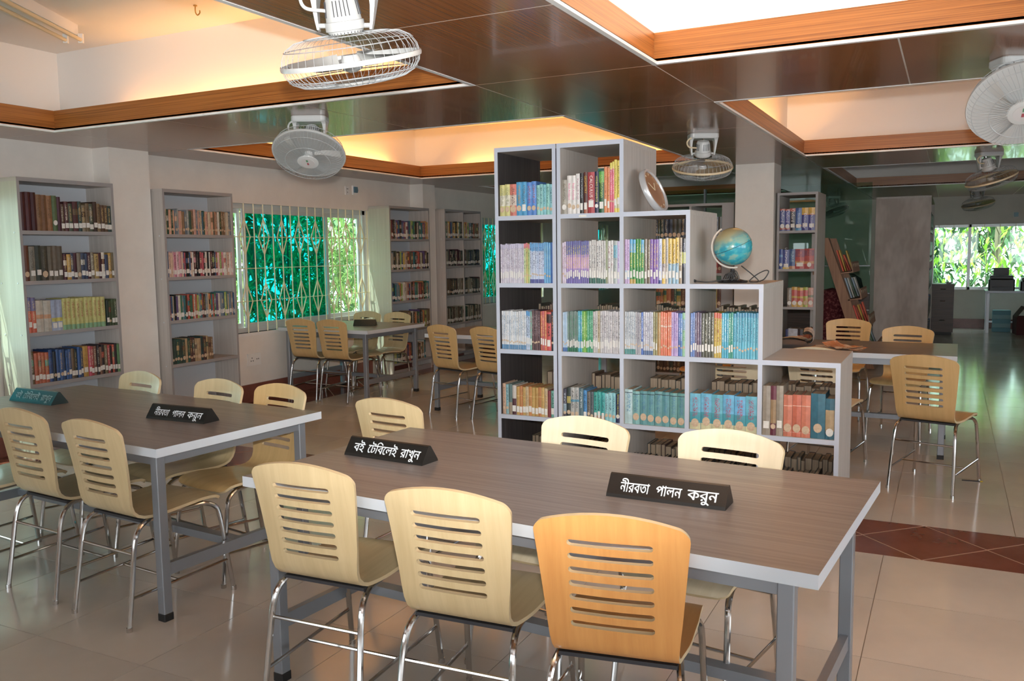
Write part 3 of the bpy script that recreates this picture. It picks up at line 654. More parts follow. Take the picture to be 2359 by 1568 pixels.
U[1, 4] = [(1, 56, 270, 'a09484', [], None, 'W', 'tall tan bound volume'), (1, 40, 272, 'a5855c', [(.72,1,'70263c'),(0,.24,'6a2238')], None, 't', 'tall maroon and tan volume'), (1, 48, 272, 'a39786', [], None, 'W', 'second tall tan volume'),
  (3, 62, 228, ['d5714c','cd5c34','d5714c'], [(.73,.745,'e8c0a8'),(.1,.11,'e8b0a0')], None, 't', 'orange red thick volume'), (1, 98, 240, '1f6a80', [], None, 't', 'very thick teal volume'), (1, 60, 222, '2a6a80', [(.2,.72,'bb9f74')], None, 'c', 'torn teal volume with exposed binding')]
TT = {(4, 1): {2: [('Real Analysis', .017, .58, 'd8508a', 1.1)], 3: [('Real Analysis', .017, .58, 'd8508a', 1.1)], 6: [('GEOMETRY', .020, .70, 'c9a23a', 1)], 7: [('CALCULUS I', .026, .62, 'eee4de', 1.0)], 8: [('HYDRO DYNAMICS', .017, .58, 'cfc25a', 1.0)]},
      (1, 1): {15: [('INTEGRAL CALCULUS', .014, .62, 'c9bf4a', 1)]}}
for (r, c), spec in U.items():
    x0, x1 = CELLS[c]
    run(x0+.002, x1-.003, spec, lambda u, off, r=r: (u, UY0+.012+off, ZS[r]), 0, .15 if r > 1 else .17, ROWN[r]+' '+COLN[c], 'books on the stepped cube shelf', titles=TT.get((r, c)))
# far-side rows, their page edges facing us, and the low bottom row: too many to pick apart
SH = BK(); rr = random.Random(5)
def many(n, cols, wlo, whi, hlo, hhi, st, ink=None, seed=1):
    q = random.Random(seed); out = []
    for i in range(n):
        out.append((1, q.uniform(wlo, whi), q.uniform(hlo, hhi), q.choice(cols), [(.55, .75, q.choice(cols))] if q.random() < .3 else [], ink or q.choice(['d8d0b8', '3a3028', 'c9a860', None]), (st if q.random() < .85 else 't') if st else None, 'old book'))
    return out
def back_row(x0, x1, z, hs, yb, wr, cols):
    x = x0
    while x < x1-.02:
        w_ = rr.uniform(*wr); h_ = hs+rr.uniform(-.012, .012); w_ = min(w_, x1-x)
        b = BK(); b.cover(w_-.001, .17, h_, rr.choice(cols)); b.pages(w_-.001, .17, h_, 1)
        SH.join(b, lambda v: (x+w_-v[0], yb-v[1], z+v[2])); x += w_
DULL = ['5f4c3c', '6b5845', '4a4a44', '50343a', '66604f', '6f5d45', '3a4a52', '7a705a']
for c, (x0, x1) in enumerate(CELLS):
    back_row(x0+(.12 if c == 0 else .02), x1-.004, ZS[1], .215, UY1-.01, (.02, .05), DULL)
    if c < 4: back_row(x0+.06, x1-.004, ZS[2], .255, UY1-.01, (.012, .02), DULL)
    run(x0+.004, x1-.004, many(13, ['3a3e40', '4a4a46', '2f3436', '54504a', '3f3a38'], 20, 40, 185, 215, None, seed=70+c), lambda u, off: (u, UY0+.02+off, ZS[0]), 0, .17, '', '', SH)
    back_row(x0+.004, x1-.004, ZS[0], .2, UY1-.01, (.02, .04), DULL)

# ------------------------------------------------------------------ open bookcases along the window wall
XF, XB = -6.15, -6.462
def wall_case(name, label, y0, y1, ztop, shelves, mid=False, sidem='caseside'):
    t = thing(name, label, 'bookcase'); p = .022
    def sl(n, a, b_, z0, z1, m, x0=XB, x1=XF, parent=t, e='edgew'):
        q = MB(); q.box(x0, x1, a, b_, z0, z1, mats=(0, 0, 0, 0, 0, 1)); return q.obj(n, [M[m], M[e]], parent)
    sl('side_panel', y0, y0+p, 0, ztop-.03, sidem); sl('side_panel', y1-p, y1, 0, ztop-.03, 'lam')
    sl('top_panel', y0, y1, ztop-.03, ztop, 'lamx')
    for z in shelves: sl('shelf', y0+p, y1-p, z-.028, z, 'lamx')
    sl('plinth', y0+p, y1-p, 0, .06, 'lam', XF-.03, XF-.005)
    q = MB(); q.box(XB, XB+.008, y0+p, y1-p, .06, ztop-.03); q.obj('back_board', M['back'], t)
    if mid:
        ym = (y0+y1)/2; zz = sorted(shelves)+[ztop-.002]
        for a, b_ in zip(zz, zz[1:]): sl('divider', ym-.011, ym+.011, a, b_-.028, 'lam')
    sc_ = MB()
    for z in shelves:
        for xx in (XB+.06, XF-.06): sc_.tube([(xx, y0-.003, z-.015), (xx, y0+.002, z-.015)], .006, 6)
    o = sc_.obj('screw_heads', M['alu'], t); o['kind'] = 'stuff'
    return t
C1, C2, C3, C4 = (4.135, 4.965), (5.462, 6.292), (8.895, 9.808), (10.20, 11.215)
wall_case('wall_bookcase', 'tall open bookcase whose pale side panel catches the light of the first window', *C1, 2.118, (1.725, 1.349, .96, .571, .12))
wall_case('wall_bookcase', 'tall open bookcase between the wall pillar and the barred window', *C2, 2.108, (1.714, 1.336, .952, .56, .13), sidem='lam')
wall_case('wall_bookcase', 'tall open bookcase standing past the barred window with five book rows', *C3, 2.103, (1.701, 1.319, .925, .559, .15))
wall_case('wall_bookcase', 'far double-width bookcase with a middle divider by the second pillar', *C4, 2.11, (1.722, 1.338, .937, .546, .13), mid=True, sidem='lam')
def wplace(z): return lambda u, off: (XF-.008-off, u, z)
OLD = ['6a5138', '8a6f4c', '4f5a4a', '3f3a34', '7a6648', '2f4a48', '5c4030', '8f7f64', '473026', '66604e']
MIX = ['c9b79a', 'b8452f', '2f5f8f', 'e0dccf', '3a7a5c', '8a2f3c', 'd8b23c', '6a4f86', '1f2428', 'a9c05a', 'cf7f3a', '7a8fa0', 'd8cfc0', '4a3a30', 'b89a8a', '2f7f88']
PINK = ['d8809a', 'e8c0c4', '5a2f34', 'e6e2da', '2a2a30', 'c24a5c', '8fae4a', 'e0b8a0', '1f1f24', 'a8343c', '3f5f8a']
BLUE = ['1f4a8c', '2f6fb8', '23406a', '1a2430', '5a8fc0', '2a5a9a', '6f5a40', '24302c']
y0, y1 = C1[0]+.024, C1[1]-.024
W1 = 'on %s shelf of brightly lit bookcase'
G1 = 'large volumes in the brightly lit bookcase'
L = y1-y0
run(y0, y0+L*.16, [(3, 40, 285, ['4a1a20','4f1c22','431820'], [], None, None, 'dark maroon tall volume')], wplace(1.725), PI/2, .2, W1 % 'top', G1)
run(y0+L*.16, y0+L*.42, [(3, 36, 270, ['8a6440','7c5230','96663c'], [], '5f4022', None, 'brown cloth tall volume'), (1, 34, 268, '5a7048', [], None, 'c', 'moss green volume'), (1, 26, 262, '4a1a30', [], None, None, 'plum volume')], wplace(1.725), PI/2, .2, W1 % 'top', G1, start=4)
run(y0+L*.42, y1, many(13, OLD+['1f4a8c', 'e0dccf', '5c2f34'], 22, 36, 205, 235, 'w', seed=4), wplace(1.725), PI/2, .17, '', '', SH)
run(y0, y0+L*.41, [(1, 36, 262, '6a3a24', [], None, 't', 'russet tall volume'), (1, 40, 262, '8a8578', [], '4f4c44', 'W', 'grey patterned tall volume'), (1, 40, 262, '3a423a', [], None, 'W', 'dark green tall volume'), (1, 44, 262, '4a463c', [], '6f6a58', 't', 'dark olive tall volume'), (3, 36, 260, ['6b6253','70675a','635a4c'], [], None, 'W', 'taupe tall volume')], wplace(1.349), PI/2, .2, W1 % 'second', G1)
run(y0+L*.41, y1, many(15, ['e0dccf', '4a1a2c', '52202c', '8a8070', '2a2a2c', '7a6a4a', '3a4a6a', 'b89a5a', 'c79a2c'], 20, 36, 195, 210, 'w', seed=9), wplace(1.349), PI/2, .17, '', '', SH)
run(y0, y0+L*.86, [(2, 26, 265, 'd8521c', [(.62,1,'6a6aa0')], 'd9c090', 'W', 'bright orange volume with violet top'), (2, 46, 240, 'c5bfb2', [(.42,.55,'cf9a70')], None, None, 'ivory volume with tan band'), (2, 36, 240, 'a3b0cc', [(.3,.42,'cfc24a')], None, 'W', 'pale blue volume with banded label'),
   (10, 29, 243, ['c9c774','cfcb7c'], [(0,.16,'7fae84')], 'b05a3c', None, 'pale yellow green encyclopedia volume')], wplace(.96), PI/2, .19, W1 % 'third', G1)
run(y0+L*.87, y1, many(4, ['c9a088', '8a4f34', '2f4038', '4a5a3c'], 22, 30, 200, 215, 'w', seed=3), wplace(.96), PI/2, .17, '', '', SH)
run(y0, y1, many(5, ['5fae9a', '7a6a4c', '1f1f24', 'c05a2c', '4a4038'], 22, 36, 225, 245, 'w', seed=8)+many(11, BLUE, 20, 34, 225, 245, 'w', seed=2)+[(1, 50, 240, 'c79a3c', [], '9a6a20', 'W', 'x')]+many(12, ['c9502c', 'e0dccf', '5f8a5a', '7a6a4c', '3a2f34', 'b8343c', '8a5f4a', 'd04060'], 18, 30, 220, 245, 'w', seed=6), wplace(.571), PI/2, .18, '', '', SH)
y0, y1 = C2[0]+.024, C2[1]-.024
run(y0, y1, many(36, ['d8a080', '9aa4a8', '24503c', '2f6f8a', 'd8d0c4', 'a87858', '8a6a4a', 'c9b79a', '3a5a4a', 'cf9a8a', '6a7a8a'], 12, 30, 205, 225, 't', seed=11), wplace(1.714), PI/2, .16, '', '', SH)
run(y0, y1, many(36, PINK, 12, 30, 215, 228, 'w', seed=12), wplace(1.336), PI/2, .16, '', '', SH)
run(y0, y1, many(40, MIX, 12, 28, 210, 228, 'w', seed=13), wplace(.952), PI/2, .16, '', '', SH)
run(y0, y0+(y1-y0)*.62, many(16, ['24564a', '8a6a4a', '2f4a4c', 'b89a70', '5a3a34', '3a5048', 'c0a070'], 20, 40, 205, 225, 't', seed=14), wplace(.56), PI/2, .16, '', '', SH)
y0, y1 = C3[0]+.024, C3[1]-.024
for z, sd, cols in ((1.701, 21, MIX), (1.319, 22, MIX+OLD), (.925, 23, MIX), (.559, 24, OLD+MIX), (.15, 25, MIX+OLD)):
    run(y0, y1-(.12 if z < .2 else 0), many(30, cols, 16, 40, 200, 232, 'w', seed=sd), wplace(z), PI/2, .16, '', '', SH)
ym = (C4[0]+C4[1])/2
for z, sd, cols in ((1.722, 31, MIX+OLD), (1.338, 32, ['23304a', '4a2030', '6a6a60', '2f4a3a', 'a09a88', '1f2428']), (.937, 33, ['2a3a38', '8a8878', '6a5a48', '3f2f34', 'a8a08c']), (.546, 34, ['24483c', 'b0a890', '5a4a3a', '8a8270', '2f3a38'])):
    run(C4[0]+.024, ym-.013, many(17, cols, 16, 40, 205, 228, 'w', seed=sd), wplace(z), PI/2, .16, '', '', SH)
    run(ym+.013, C4[1]-.024, many(17, cols, 16, 40, 205, 228, 'w', seed=sd+40), wplace(z), PI/2, .16, '', '', SH)

# ------------------------------------------------------------------ dictionary tower beside the free column, and shelves behind it
ref = thing('cube_bookcase', 'narrow open cube tower full of dictionaries right behind the free column', 'bookcase')
RX0, RX1, RY0, RY1 = -1.695, -1.278, 9.75, 10.4
for a, b_ in ((RX0, RX0+PT), (RX1-PT, RX1)): slab('side_panel', ref, a, b_, RY0, RY1, 0, 2.11-ST_, 'lam', 'edgew')
for i, z in enumerate((.06, .48, .885, 1.295, 1.706, 2.11)):
    slab('top_panel' if i == 5 else 'shelf', ref, RX0 if i == 5 else RX0+PT, RX1 if i == 5 else RX1-PT, RY0, RY1, z-ST_, z, 'lamx', 'edgew')
rp = lambda z: (lambda u, off: (u, RY0+.012+off, z))
WR = 'on %s shelf of dictionary tower'; GR = 'dictionaries on the tower shelf'
xa, xb = RX0+PT+.003, RX1-PT-.003
OX = lambda c: [('Oxford', .046, .68, c, 1)]
run(xa, xb, [(1, 52, 232, '23408c', [(.92,1,'c9502c'),(.05,.15,'b05a40')], None, 'c', 'blue dictionary with red top'), (1, 52, 232, '3a3f9c', [(.92,1,'c9502c'),(.05,.15,'b8503c')], None, 'c', 'violet blue dictionary with red top'), (1, 54, 238, '1c1c30', [(.86,1,'c8402c')], None, 'W', 'black blue dictionary with red top'), (1, 62, 236, '1f4f9c', [(.18,.24,'c98a3c'),(0,.1,'2f8fc0')], '6fa0dc', 'W', 'blue dictionary with orange stripe'), (2, 66, 242, '2a2f8c', [(.7,1,'dfae1c'),(.68,.7,'d0602c')], None, 'W', 'dark blue dictionary with yellow top')],
    rp(1.706), 0, .17, WR % 'top', GR, titles={1: OX('d8d4e0'), 2: OX('d8d4e0'), 3: OX('e4e0dc'), 4: [('Dictionary', .03, .5, 'c9d4e8', 1)], 5: [('Dictionary', .038, .42, 'd8d8e8', 1)], 6: [('Dictionary', .038, .42, 'd8d8e8', 1)]})
run(xa, xb, [(1, 34, 215, '24489c', [(.6,.72,'4f8fcc')], None, 'c', 'slim blue dictionary'), (1, 62, 210, '2a3f94', [(0,.1,'d8b42c')], None, 'W', 'blue dictionary with yellow foot'), (1, 54, 212, '24508c', [(0,.15,'c98a5a')], 'a9d0e4', None, 'shiny blue and orange dictionary'), (1, 86, 215, 'b8241c', [(.6,.95,'8a3a5c'),(.25,.4,'cf8a3c')], 'd8603c', 'W', 'thick red dictionary'), (1, 90, 215, 'b0201c', [(.65,.92,'84304a'),(.25,.38,'c8803c')], 'c85038', 'c', 'thick red dictionary')],
    rp(1.295), 0, .17, WR % 'second', GR, titles={2: [('LONGMAN', .036, .66, 'e4e4ec', 1)]})
run(xa+.09, xb, [(1, 42, 205, '8a7a6c', [], 'cfcac0', 'c', 'silver grey dictionary'), (1, 52, 212, 'd0a020', [(.55,.85,'c8402c'),(.25,.45,'c8482c')], None, 'c', 'yellow dictionary with red panels'), (1, 54, 212, 'd8a81c', [(.55,.85,'c8402c'),(.25,.45,'c8482c')], None, 'c', 'bright yellow dictionary with red panels'), (1, 44, 210, 'b0b83c', [(.55,.85,'c8483c'),(.25,.45,'c9a03c')], None, 't', 'lime dictionary with red panel'), (1, 50, 208, 'd09a88', [(.5,.62,'8a8a70'),(.25,.4,'cf7f70')], None, 'c', 'pink dictionary')],
    rp(.885), 0, .17, WR % 'third', GR)
run(xa+.08, xb, [(1, 26, 160, '2a3a7c', [(0,.2,'d0b030')], None, None, 'small blue paperback'), (1, 88, 172, 'b9c4d6', [(0,.45,'24408c')], None, None, 'white and blue dictionary'), (1, 50, 165, '3a2f38', [(.3,.6,'b05a34')], None, None, 'dark paperback'), (1, 54, 165, '4a4f3c', [(.4,.7,'c9642c')], None, None, 'olive and orange paperback'), (1, 34, 178, 'b81f24', [], 'd8c05a', None, 'slim red paperback')],
    rp(.48), 0, .17, WR % 'fourth', GR, titles={2: [('DICTIONARY', .02, .12, 'dfe4ee', 1)]})
bc = thing('cube_bookcase', 'grey bookcase partly hidden between the globe and the free column', 'bookcase')
BX0, BX1, BY0, BY1 = -3.16, -2.16, 9.75, 10.3
for a, b_ in ((BX0, BX0+PT), (-2.66, -2.66+PT), (BX1-.13, BX1)): slab('side_panel', bc, a, b_, BY0, BY1, 0, 2.01, 'lam', 'edgew')
for i, z in enumerate((.1, .48, .86, 1.25, 1.64, 2.03)): slab('top_panel' if i == 5 else 'shelf', bc, BX0, BX1, BY0+.001, BY1-.001, z-ST_, z, 'lamx', 'edgew')
for z, sd, cols in ((1.64, 51, ['23304a', '2a4034', '3a3a34', '4a4a40']), (1.25, 52, ['b8302c', '8a2f2c', '2f4a44']), (.86, 53, ['2f6a54', 'c9702c', 'b8a03c', '2f6a54', '7a4a34']), (.48, 54, ['a0522c', '5a6a3c', '7a3a2c']), (.1, 55, OLD)):
    run(BX0+.03, -2.665, many(11, cols, 26, 50, 220, 260, 't', seed=sd), lambda u, off, z=z: (u, BY0+.01+off, z), 0, .17, '', '', SH)
    run(-2.63, BX1-.135, many(9, cols, 26, 50, 220, 260, 't', seed=sd+9), lambda u, off, z=z: (u, BY0+.01+off, z), 0, .17, '', '', SH)
# tall bookcase end-on in the far room
ec = thing('end_bookcase', 'tall bookcase seen end-on, its dusty side panel wiped in streaks', 'bookcase')
m = M['lamdust'] = grain(mat('dusty_side_panel', (.36,.31,.28), .6), (.40,.335,.29), (.57,.50,.45), (3.2,3.2,1.3), detail=3, lo=.42, hi=.62)
EX0, EX1, EY0, EY1 = -.957, -.262, 13.2, 15.6
b = MB(); b.box(EX0, EX1, EY0, EY0+.025, 0, 2.18); b.obj('side_panel', M['lamdust'], ec)
b = MB(); b.box(EX0, EX1, EY1-.025, EY1, 0, 2.18); b.obj('side_panel', M['lam'], ec)
b = MB(); b.box(EX0, EX1, EY0, EY1, 2.18, 2.205); b.obj('top_panel', M['lam'], ec)
b = MB(); b.box((EX0+EX1)/2-.01, (EX0+EX1)/2+.01, EY0+.025, EY1-.025, 0, 2.18); b.obj('back_board', M['lam'], ec)
for z in (.1, .5, .9, 1.32, 1.74):
    b = MB(); b.box(EX0+.01, EX1-.01, EY0+.026, EY1-.026, z-.025, z); b.obj('shelf', M['lam'], ec)
    run(EY0+.04, EY1-.04, many(60, OLD+BLUE, 28, 50, 220, 270, 'w', seed=int(z*100)), lambda u, off, z=z: (EX1-.012-off, u, z), PI/2, .17, '', '', SH)
sb = mobj('shelved_books', SH.mesh('shelved_books', [M['book'], M['pages'], M['sticker'], M['tan']])); tag(sb, 'crowded smaller books filling the other bookcases along the walls', 'books', kind='stuff')
# ------------------------------------------------------------------ tables
def table(label, cx, cy, rz, Lx=1.94, Ly=.955, h=.75, group='reading tables', legin=.045):
    t = thing('reading_table', label, 'table', (cx, cy, 0), rz, group)
    T = .036; a, c = Lx/2, Ly/2; q = .042
    b = MB(); b.box(-a, a, -c, c, h-T, h, mats=(1, 0, 1, 1, 1, 1)); b.obj('tabletop', [M['top'], M['topedge']], t)
    zt = h-T; lx, ly = a-legin-q, c-legin-q*.3-.02
    for sx in (-1, 1):
        for sy in (-1, 1):
            x, y = sx*(a-legin-q/2-.02), sy*(c-legin-q/2)
            b = MB(); b.bevbox(x-q/2, x+q/2, y-q/2, y+q/2, .03, zt, .003); lg = b.obj('leg', M['gmetal'], t)
            b = MB(); b.bevbox(x-q/2-.002, x+q/2+.002, y-q/2-.002, y+q/2+.002, 0, .032, .003); b.obj('foot_cap', M['black'], lg)
    xa, ya = a-legin-.02-q, c-legin-q
    for s in (-1, 1):
        b = MB(); y = s*(c-legin-q/2); b.box(-xa, xa, y-.014, y+.014, zt-.05, zt-.001); b.obj('apron', M['gmetal'], t)
        x = s*(a-legin-.02-q/2)
        b = MB(); b.box(x-.014, x+.014, -ya, ya, zt-.05, zt-.001); b.obj('apron', M['gmetal'], t)
        b = MB(); b.box(x-.013, x+.013, -ya, ya, .19, .24); b.obj('end_rail', M['gmetal'], t)
    xr = a-legin-.02-q/2-.013
    b = MB(); b.box(-xr, xr, -.025, .025, .20, .235); b.obj('stretcher', M['gmetal'], t)
    return t
def quad_table(label, p0, p1, Ly, **kw):
    """near edge runs from p0 (left) to p1 (right)"""
    d = Vector((p1[0]-p0[0], p1[1]-p0[1])); L = d.length; rz = math.atan2(d.y, d.x); n = Vector((-d.y, d.x)).normalized()
    c = (Vector(p0)+Vector(p1))/2+n*Ly/2
    return table(label, c.x, c.y, rz, L, Ly, **kw)
T1 = quad_table('large dark-topped reading table in front with three pale chairs and two black signs', (-2.187, 2.225), (-.253, 2.082), .955)
T2 = quad_table('dark-topped reading table before the brightly lit bookcase, teal and black signs on it', (-4.76, 2.56), (-2.815, 2.401), .935)
T3 = quad_table('short reading table pushed against the wall under the barred window', (-6.42, 7.15), (-5.20, 7.085), .98)
T4 = quad_table('reading table in front of the far double-width bookcase, half hidden by the cube shelves', (-4.49, 7.03), (-2.58, 6.98), .95)
T5 = quad_table('reading table behind the stepped shelf with newspapers spread on it', (-1.88, 6.775), (.063, 6.76), .88)

# ------------------------------------------------------------------ chairs
def shell_mesh():
    prof = [(.235,.432),(.215,.447),(.18,.455),(.12,.457),(.05,.452),(-.03,.445),(-.10,.441),(-.15,.445),(-.185,.462),(-.205,.492),(-.217,.535),(-.228,.60),(-.241,.68),(-.256,.76),(-.272,.83)]
    P = smooth_path([(0, a, b) for a, b in prof], 12); S = [0]
    for a, b in zip(P, P[1:]): S.append(S[-1]+(b-a).length)
    tot = S[-1]
    def at(s):
        s = max(0, min(tot, s))
        for i in range(len(S)-1):
            if S[i+1] >= s:
                f = (s-S[i])/max(1e-9, S[i+1]-S[i]); return P[i].lerp(P[i+1], f)
        return P[-1]
    def s_of_z(z):
        for i in range(len(S)-1, 0, -1):
            if P[i-1].z <= z <= P[i].z and P[i].y < -.19: return S[i-1]+(S[i]-S[i-1])*(z-P[i-1].z)/max(1e-9, P[i].z-P[i-1].z)
    r = .0088; s0 = .101
    slots = [s_of_z(z) for z in [.549+.0385*k for k in range(7)]]
    rows = []                                            # (s, half slot width or None, slot index)
    first, last = slots[0]-.02, slots[-1]+.02
    k = 0.0
    while k < .045: rows.append((k, None)); k += .009
    n = 16
    for i in range(n): rows.append((.047+(first-.047)*i/n, None))
    for si, c in enumerate(slots):
        for f in (-1, -.75, -.35, .35, .75, 1): rows.append((c+f*r, (si, math.sqrt(max(0, 1-f*f))*r)))
    for i in range(1, 6): rows.append((slots[-1]+r+(tot-.031-slots[-1]-r)*i/5, None))
    for t in (.030, .022, .015, .009, .005, .002, .0005, 0): rows.append((tot-t, None))
    Wk = [(0, .190), (.2, .190), (.36, .182), (.46, .168), (.54, .167), (1, .203)]
    def W(f):
        for (a, x), (b, y) in zip(Wk, Wk[1:]):
            if f <= b:
                u = (f-a)/(b-a); return x+(y-x)*u
        return Wk[-1][1]
    vs = []; NC = 0; idx = []
    for (s, sl) in rows:
        w_ = W(s/tot); p = at(s)
        rc = .030; e = 0
        for t in (s, tot-s):
            if t < rc: e = max(e, rc-math.sqrt(max(0, rc*rc-(rc-t)**2)))
        w_ -= e
        xb = s0 + (sl[1] if sl else 0)
        us = [-w_, -(w_*.67+xb*.33), -(w_*.33+xb*.67), -xb, -xb*.66, -xb*.33, 0, xb*.33, xb*.66, xb, w_*.33+xb*.67, w_*.67+xb*.33, w_]
        NC = len(us)
        back = max(0, min(1, (p.z-.47)/.12)); back = back*back*(3-2*back) if p.y < -.15 else 0
        top = max(0, min(1, 1-(tot-s)/.035)); top = top*top*(3-2*top)
        fr = max(0, 1-s/.10)
        for u in us:
            q = (u/.2)**2
            vs.append((u, p.y+back*.020*q-.006*back+fr*fr*(.03*(1-q)-.015), p.z+top*.036*(1-q)*1.0-top*.004))
    fs = []
    for i in range(len(rows)-1):
        a, b = rows[i][1], rows[i+1][1]
        for j in range(NC-1):
            if a and b and a[0] == b[0] and 3 <= j < 9: continue
            fs.append((i*NC+j, i*NC+j+1, (i+1)*NC+j+1, (i+1)*NC+j))
    me = bpy.data.meshes.new('shell'); me.from_pydata(vs, [], fs); me.materials.append(PLY['pale']); me.materials.append(M['plyedge'])
    for p in me.polygons: p.use_smooth = True
    o = bpy.data.objects.new('shell', me); COL.objects.link(o)
    md = o.modifiers.new('s', 'SOLIDIFY'); md.thickness = .0125; md.offset = 0; md.material_offset_rim = 1
    dg = bpy.context.evaluated_depsgraph_get(); m2 = bpy.data.meshes.new_from_object(o.evaluated_get(dg)); bpy.data.objects.remove(o)
    m2.set_sharp_from_angle(angle=math.radians(40)); m2.name = 'seat_shell'; return m2
SHELL = {}
base = shell_mesh()
for k in PLY:
    SHELL[k] = base.copy(); SHELL[k].materials[0] = PLY[k]; SHELL[k].name = 'seat_shell'
def leg_mesh(front, sx):
    if front: pts = [(.200,.262,.004),(.192,.236,.2),(.186,.214,.36),(.180,.195,.405),(.170,.150,.428),(.160,.09,.432),(.152,.02,.432)]
    else: pts = [(.190,-.262,.004),(.184,-.232,.2),(.178,-.212,.33),(.173,-.19,.392),(.165,-.150,.421),(.158,-.09,.430),(.152,.02,.432)]
    b = MB(); b.tube(smooth_path([(sx*x, y, z) for x, y, z in pts], 5), .0105, 10); return b.mesh('leg', M['chrome'])
LEG = {(f, s): leg_mesh(f, s) for f in (0, 1) for s in (-1, 1)}
def small_tube(pts, r, n=8): b = MB(); b.tube(pts, r, n); return b.mesh('rung', M['chrome'])
XBAR = small_tube([(-.178, -.214, .305), (.178, -.214, .305)], .0065)
SR = {s: small_tube([(s*.187, -.243, .13), (s*.195, .242, .15)], .0065) for s in (-1, 1)}
MBAR = small_tube([(-.191, -.02, .139), (.191, -.02, .139)], .0065)
b = MB(); b.box(-.16, .16, -.165, -.135, .425, .436); BRK = b.mesh('seat_bracket', M['dark'])
b = MB(); b.box(-.16, .16, .12, .15, .432, .446); BRK2 = b.mesh('seat_bracket', M['dark'])
CAP = {}
for f in (0, 1):
    for s in (-1, 1):
        b = MB(); x, y = (s*.200, .262) if f else (s*.190, -.262); b.lathe([(.0125, 0), (.0125, .018)], 10, c=(x, y, 0)); CAP[f, s] = b.mesh('foot_cap', M['chrome'])
def make_chair():
    t = thing('library_chair', 'x', 'chair', group='moulded plywood library chairs')
    mobj('seat_shell', SHELL['pale'], t)
    for f in (1, 0):
        for s in (-1, 1):
            l = mobj('leg', LEG[f, s], t); mobj('foot_cap', CAP[f, s], l)
    mobj('rear_crossbar', XBAR, t); mobj('side_rung', SR[-1], t); mobj('side_rung', SR[1], t); mobj('middle_rung', MBAR, t); mobj('seat_bracket', BRK, t); mobj('seat_bracket', BRK2, t)
    return t
chair0 = make_chair(); used = False
def chair(x, y, deg, wood, label):
    global used
    t = chair0 if not used else copy_tree(chair0); used = True
    t.location = (x, y, 0); t.rotation_euler = (0, 0, math.radians(deg)); t['label'] = label
    for c in t.children:
        if c.data and c.data.name.startswith('seat_shell'): c.data = SHELL[wood]
    return t
CH = [
 (-1.835, 2.37, 2, 'pale', 'pale plywood chair at the front table, next to the table leg end, back to us'),
 (-1.262, 2.30, 3, 'pale', 'pale plywood chair in the middle of the front row, back to us'),
 (-.785, 2.26, 9, 'orange', 'orange-toned plywood chair in the front row'),
 (-3.64, 2.66, -5, 'pale', 'pale chair at the bookcase side table, back to us, under the teal sign'),
 (-3.10, 2.60, -5, 'pale', 'pale chair at the corner leg of the bookcase side table, back to us'),
 (-4.16, 2.62, -6, 'pale', 'pale chair cut by the picture edge at the bookcase side table'),
 (-4.18, 3.20, 172, 'pale', 'greenish pale chair across the bookcase side table, before the first bookcase'),
 (-3.51, 3.14, 172, 'pale', 'pale chair across the bookcase side table, second along its back edge'),
 (-3.085, 3.13, 170, 'honey', 'honey-coloured chair tucked at the far corner of the bookcase side table'),
 (-1.315, 2.90, 171, 'cream', 'cream chair facing us across the front table, before the ochre books'),
 (-.735, 2.865, 171, 'cream', 'cream chair facing us across the front table, by the sign nearer the free corner'),
 (-2.25, 3.50, -7, 'pale', 'pale chair standing alone between the two big tables, back to us'),
 (-6.02, 7.31, -3, 'honey', 'honey chair under the window table, close to the wall, back to us'),
 (-5.595, 7.29, -4, 'honey', 'honey chair under the window table, beside its free leg, back to us'),
 (-6.02, 7.93, 176, 'pale', 'pale chair facing us between window table and barred window'),
 (-5.60, 7.90, 172, 'pale', 'pale chair facing us between window table and third bookcase'),
 (-4.10, 7.07, -18, 'honey', 'honey chair pulled from the half hidden table, fully visible, back to us'),
 (-3.60, 7.00, -18, 'honey', 'honey chair cut off by the dark-sided cube column'),
 (-.056, 6.06, -16, 'honey', 'honey chair standing free on the brown floor behind the front table corner'),
 (-.85, 8.30, 175, 'honey', 'honey chair across the newspaper table, before the slanted magazine rack'),
 (-.335, 7.62, 172, 'honey', 'honey chair across the newspaper table, before the end-on bookcase'),
 (-.74, 6.30, -10, 'cream', 'cream chair seen through the stepped shelf, its seat jutting out past it'),
 (-1.33, 6.34, -6, 'cream', 'cream chair seen only through a cell of the stepped shelf'),
 (-1.95, 7.80, 176, 'orange', 'orange chair showing through the stepped shelf across the newspaper table'),
]
for c in CH: chair(*c)

# ------------------------------------------------------------------ orbit fans under the soffit
RIM = .236
def cage_mesh(front):
    b = MB(); nw = 60 if front else 44; z1 = -.075 if front else .085; r0 = .062 if front else .075
    for k in range(nw):
        an = 2*PI*k/nw; ca, sa = math.cos(an), math.sin(an); tw = .14 if front else 0
        pr_ = [(RIM, 0), (RIM*.975, z1*.35), (RIM*.90, z1*.68), (RIM*.76, z1*.9), (RIM*.5, z1), (r0, z1*1.0)]
        pts = []
        for i, (r, z) in enumerate(pr_):
            aa = an+tw*(1-r/RIM); pts.append((r*math.cos(aa), r*math.sin(aa), z))
        b.tube(pts, .0009, 3, caps=False)
    for (r, z) in ((RIM*.62, z1*.965), (RIM*.93, z1*.6)):
        b.tube([(r*math.cos(2*PI*k/40), r*math.sin(2*PI*k/40), z) for k in range(40)], .0017, 4, closed=True)
    return b.mesh('wire_cage', M['wire'])
CF, CR = cage_mesh(True), cage_mesh(False)
b = MB(); b.lathe([(RIM-.004,-.008),(RIM+.004,-.008),(RIM+.006,0),(RIM+.004,.008),(RIM-.004,.008),(RIM-.004,-.008)], 48); RIMM = b.mesh('rim', M['fan']); RIMC = RIMM.copy(); RIMC.materials[0] = M['fancream']
